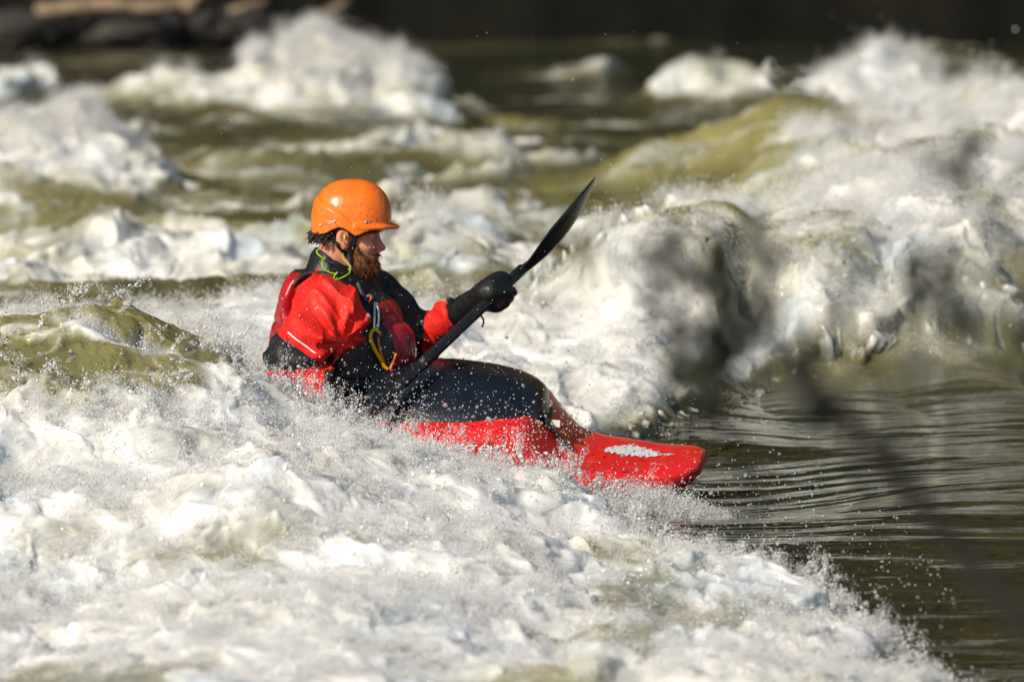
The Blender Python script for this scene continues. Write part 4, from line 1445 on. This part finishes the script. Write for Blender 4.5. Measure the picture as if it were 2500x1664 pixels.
def build_splashes():
    """torn lumps and fingers of aerated water along the edge of the near foam"""
    r = np.random.default_rng(3)
    VV = []; FF = []; off = 0
    nc = RF.shape[1]
    jobs = []
    def ground(x, y):
        j = np.argmin(np.abs(RV[:, nc // 2, 1] - y)); i = np.argmin(np.abs(RV[j, :, 0] - x))
        return RV[j, i].copy()
    for k in range(130):
        y = r.uniform(-3.2, -.5)
        x = np.interp(y, XB_Y, XB_X) - abs(r.normal(0, .06)) + .03
        L = min(r.exponential(.020) + .012, .075)
        jobs.append((ground(x, y), L, L * r.uniform(.10, .22) + .0025, r.normal(.3, .4)))
    for k in range(130):
        y = r.uniform(-1.4, -.5); x = r.uniform(-1.3, .35)
        L = min(r.exponential(.014) + .010, .055)
        jobs.append((ground(x, y), L, L * r.uniform(.12, .25) + .0025, r.normal(.1, .4)))
    for (px, py, y, L, rad) in ((1855, 1400, -2.0, .075, .016), (1640, 1335, -1.45, .07, .011), (1100, 1040, -.55, .055, .005), (1045, 1045, -.55, .05, .005),
                                (1130, 1050, -.55, .03, .006), (2130, 1555, -2.6, .05, .009), (1980, 1470, -2.3, .05, .010), (215, 925, -1.15, .06, .010)):
        p = U(px, py, y)
        jobs.append((p, L, rad, r.normal(.1, .2)))
    for (p, L, rad, lean) in jobs:
        d = np.array([lean, r.normal(0, .25), 1.0]); d /= np.linalg.norm(d)
        bend = r.normal(0, .3, 3); n = 7
        cs = []
        for i in range(n):
            t = i / (n - 1)
            c = p - np.array([0, 0, .3 * L]) + d * L * 1.3 * t + bend * L * t * t * .5 + r.normal(0, rad * .35, 3)
            cs.append((c, max(rad * (1 - t) ** .9, rad * .12, .0016)))
        if r.uniform() < .5:
            c, q = cs[-1]; cs.append((c + d * q * r.uniform(2.2, 4) + r.normal(0, q, 3), max(q * r.uniform(.9, 1.6), .0018)))
        sd = int(r.integers(0, 900))
        def fn(P):
            f = None
            for c, q in cs:
                e = np.sqrt(((P - c) ** 2).sum(1)) - q
                f = e if f is None else smin(f, e, rad * .45)
            return f - rad * .22 * pn3(P * (1.1 / rad), sd)
        A = np.array([c for c, q in cs]); m = rad * 1.6
        V, F = surface_nets(fn, A.min(0) - m, A.max(0) + m, max(.0024, rad * .22))
        if len(F):
            VV.append(V); FF.append(F + off); off += len(V)
    o = mesh_obj('splash', np.concatenate(VV), np.concatenate(FF), M['splash'])
    tag(o, 'jagged lumps and fingers of water thrown up along the edge of the near foam', 'splash', kind='stuff')
build_splashes()

# ------------------------------------------------------------------ far bank: boulders and driftwood
def boulder(loc, r, seed, label):
    bm = bmesh.new(); bmesh.ops.create_icosphere(bm, subdivisions=4, radius=1)
    v = np.array([q.co[:] for q in bm.verts]); f = [tuple(q.index for q in fc.verts) for fc in bm.faces]; bm.free()
    n = 1 + .35 * pn3(v * 1.3 + seed, seed) + .15 * pn3(v * 3.1 + seed, seed + 1) + .06 * pn3(v * 8, seed + 2)
    v = v * n[:, None] * np.array(r)
    o = mesh_obj('boulder', v + np.array(loc), f, M['rock'])
    tag(o, label, 'boulder', 'boulders at the foot of the far bank')
for k, (px, py, r, lab) in enumerate([
        (60, 66, (.35, .3, .16), 'dark boulder nearest the left edge of the far bank'),
        (330, 60, (.45, .35, .18), 'broad blurred boulder under the tan overhang of the far bank'),
        (560, 50, (.28, .25, .16), 'small boulder left of the driftwood on the far bank')]):
    p = U(px, py, 29.6)
    boulder((p[0], p[1], p[2] - r[2] * .3), r, 500 + k * 7, lab)

def log(pts, r, label):
    v, f = tube(catmull(pts, 5), r, 8)
    o = mesh_obj('driftwood', v, f, M['wood'])
    tag(o, label, 'driftwood', 'driftwood on the far bank')
log([U(90, 28, 29.3), U(250, 12, 29.2), U(360, 20, 29.2), U(480, 2, 29.3)], .055, 'long pale driftwood log at the top left of the far bank')
log([U(455, 25, 29.2), U(470, 8, 29.2), U(495, -12, 29.4)], .05, 'short upright pale stump end on the far bank')
log([U(745, 62, 29.1), U(790, 36, 29.2), U(850, 5, 29.4)], .035, 'thin slanting driftwood branch on the far bank')
log([U(560, 30, 29.2), U(600, 18, 29.2), U(650, 5, 29.3)], .03, 'small driftwood stick between the stump and the slanting branch')

# ------------------------------------------------------------------ shrub on the near bank, far out of focus
def build_shrub():
    r = np.random.default_rng(9)
    YS = -11.8
    root_p = np.array([.80, YS + .1, .12])
    root = empty('shrub', root_p)
    tag(root, 'dark leafy twigs of a near-bank shrub, blurred in front of the right-hand rapids', 'shrub')
    lm = bpy.data.meshes.new('leaf')
    pts = [(0, 0, 0), (.25, .28, .03), (.62, .30, .05), (1, 0, .0), (.62, -.30, .05), (.25, -.28, .03), (.45, 0, -.02)]
    lm.from_pydata(pts, [], [(0, 6, 1), (1, 6, 2), (2, 6, 3), (3, 6, 4), (4, 6, 5), (5, 6, 0)])
    lm.materials.append(M['leaf'])
    def leaf(p, s):
        o = bpy.data.objects.new('leaf', lm)
        o.parent = root; o.location = Vector(p - root_p)
        o.rotation_euler = r.uniform(0, 6.28, 3); o.scale = (s, s, s)
        COL.objects.link(o)
    stem = [root_p, np.array([.72, YS + .05, .6]), U(2560, 1640, YS), U(2330, 1330, YS), U(2120, 1080, YS - .05), U(1960, 900, YS - .1), U(1840, 790, YS - .1), U(1700, 700, YS - .1)]
    v, f = tube(catmull(stem, 6), list(np.linspace(.022, .0045, 6 * 7 + 1)), 8)
    mesh_obj('stem', v, f, M['bark'], root)
    def twig(line, a=.006, b=.003):
        P = catmull(line, 5)
        v, f = tube(P, list(np.linspace(a, b, len(P))), 6)
        mesh_obj('twig', v, f, M['bark'], root)
    twig([U(1840, 790, YS - .1), U(1790, 850, YS - .1), U(1720, 910, YS - .1), U(1700, 950, YS - .1)])
    twig([U(1960, 900, YS - .1), U(1860, 930, YS - .12), U(1760, 955, YS - .15)])
    twig([U(1700, 700, YS - .1), U(1600, 660, YS - .1), U(1490, 610, YS - .1)])
    side = [np.array([.76, YS + .07, .4]), np.array([.80, YS, 1.0]), U(2700, 1200, YS), U(2560, 900, YS + .05), U(2430, 760, YS + .05), U(2300, 745, YS + .05)]
    v, f = tube(catmull(side, 6), list(np.linspace(.014, .0025, 6 * 5 + 1)), 8)
    mesh_obj('stem', v, f, M['bark'], root)
    twig([U(2560, 900, YS + .05), U(2470, 600, YS + .02), U(2345, 400, YS)], .004, .0022)
    twig([U(2470, 600, YS + .02), U(2250, 380, YS), U(1960, 235, YS)], .003, .0016)
    for (px, py, n, sp, s) in ((1600, 640, 3, 60, .030), (1800, 700, 11, 50, .036), (1690, 770, 7, 50, .034), (1850, 800, 7, 45, .032), (1720, 905, 10, 50, .036), (1950, 905, 8, 60, .032), (1610, 690, 4, 50, .03), (2060, 990, 3, 40, .03), (2000, 960, 3, 40, .03),
                               (2330, 385, 5, 12, .026), (2290, 745, 9, 50, .032), (2210, 770, 3, 40, .03), (1945, 240, 5, 25, .026), (2180, 640, 1, 20, .022), (1480, 620, 2, 40, .024), (2120, 1075, 2, 40, .026)):
        for k in range(n):
            leaf(U(px + r.normal(0, sp), py + r.normal(0, sp * .8), YS + r.normal(-.06, .06)), s * 1.9 * r.uniform(.8, 1.25))
build_shrub()
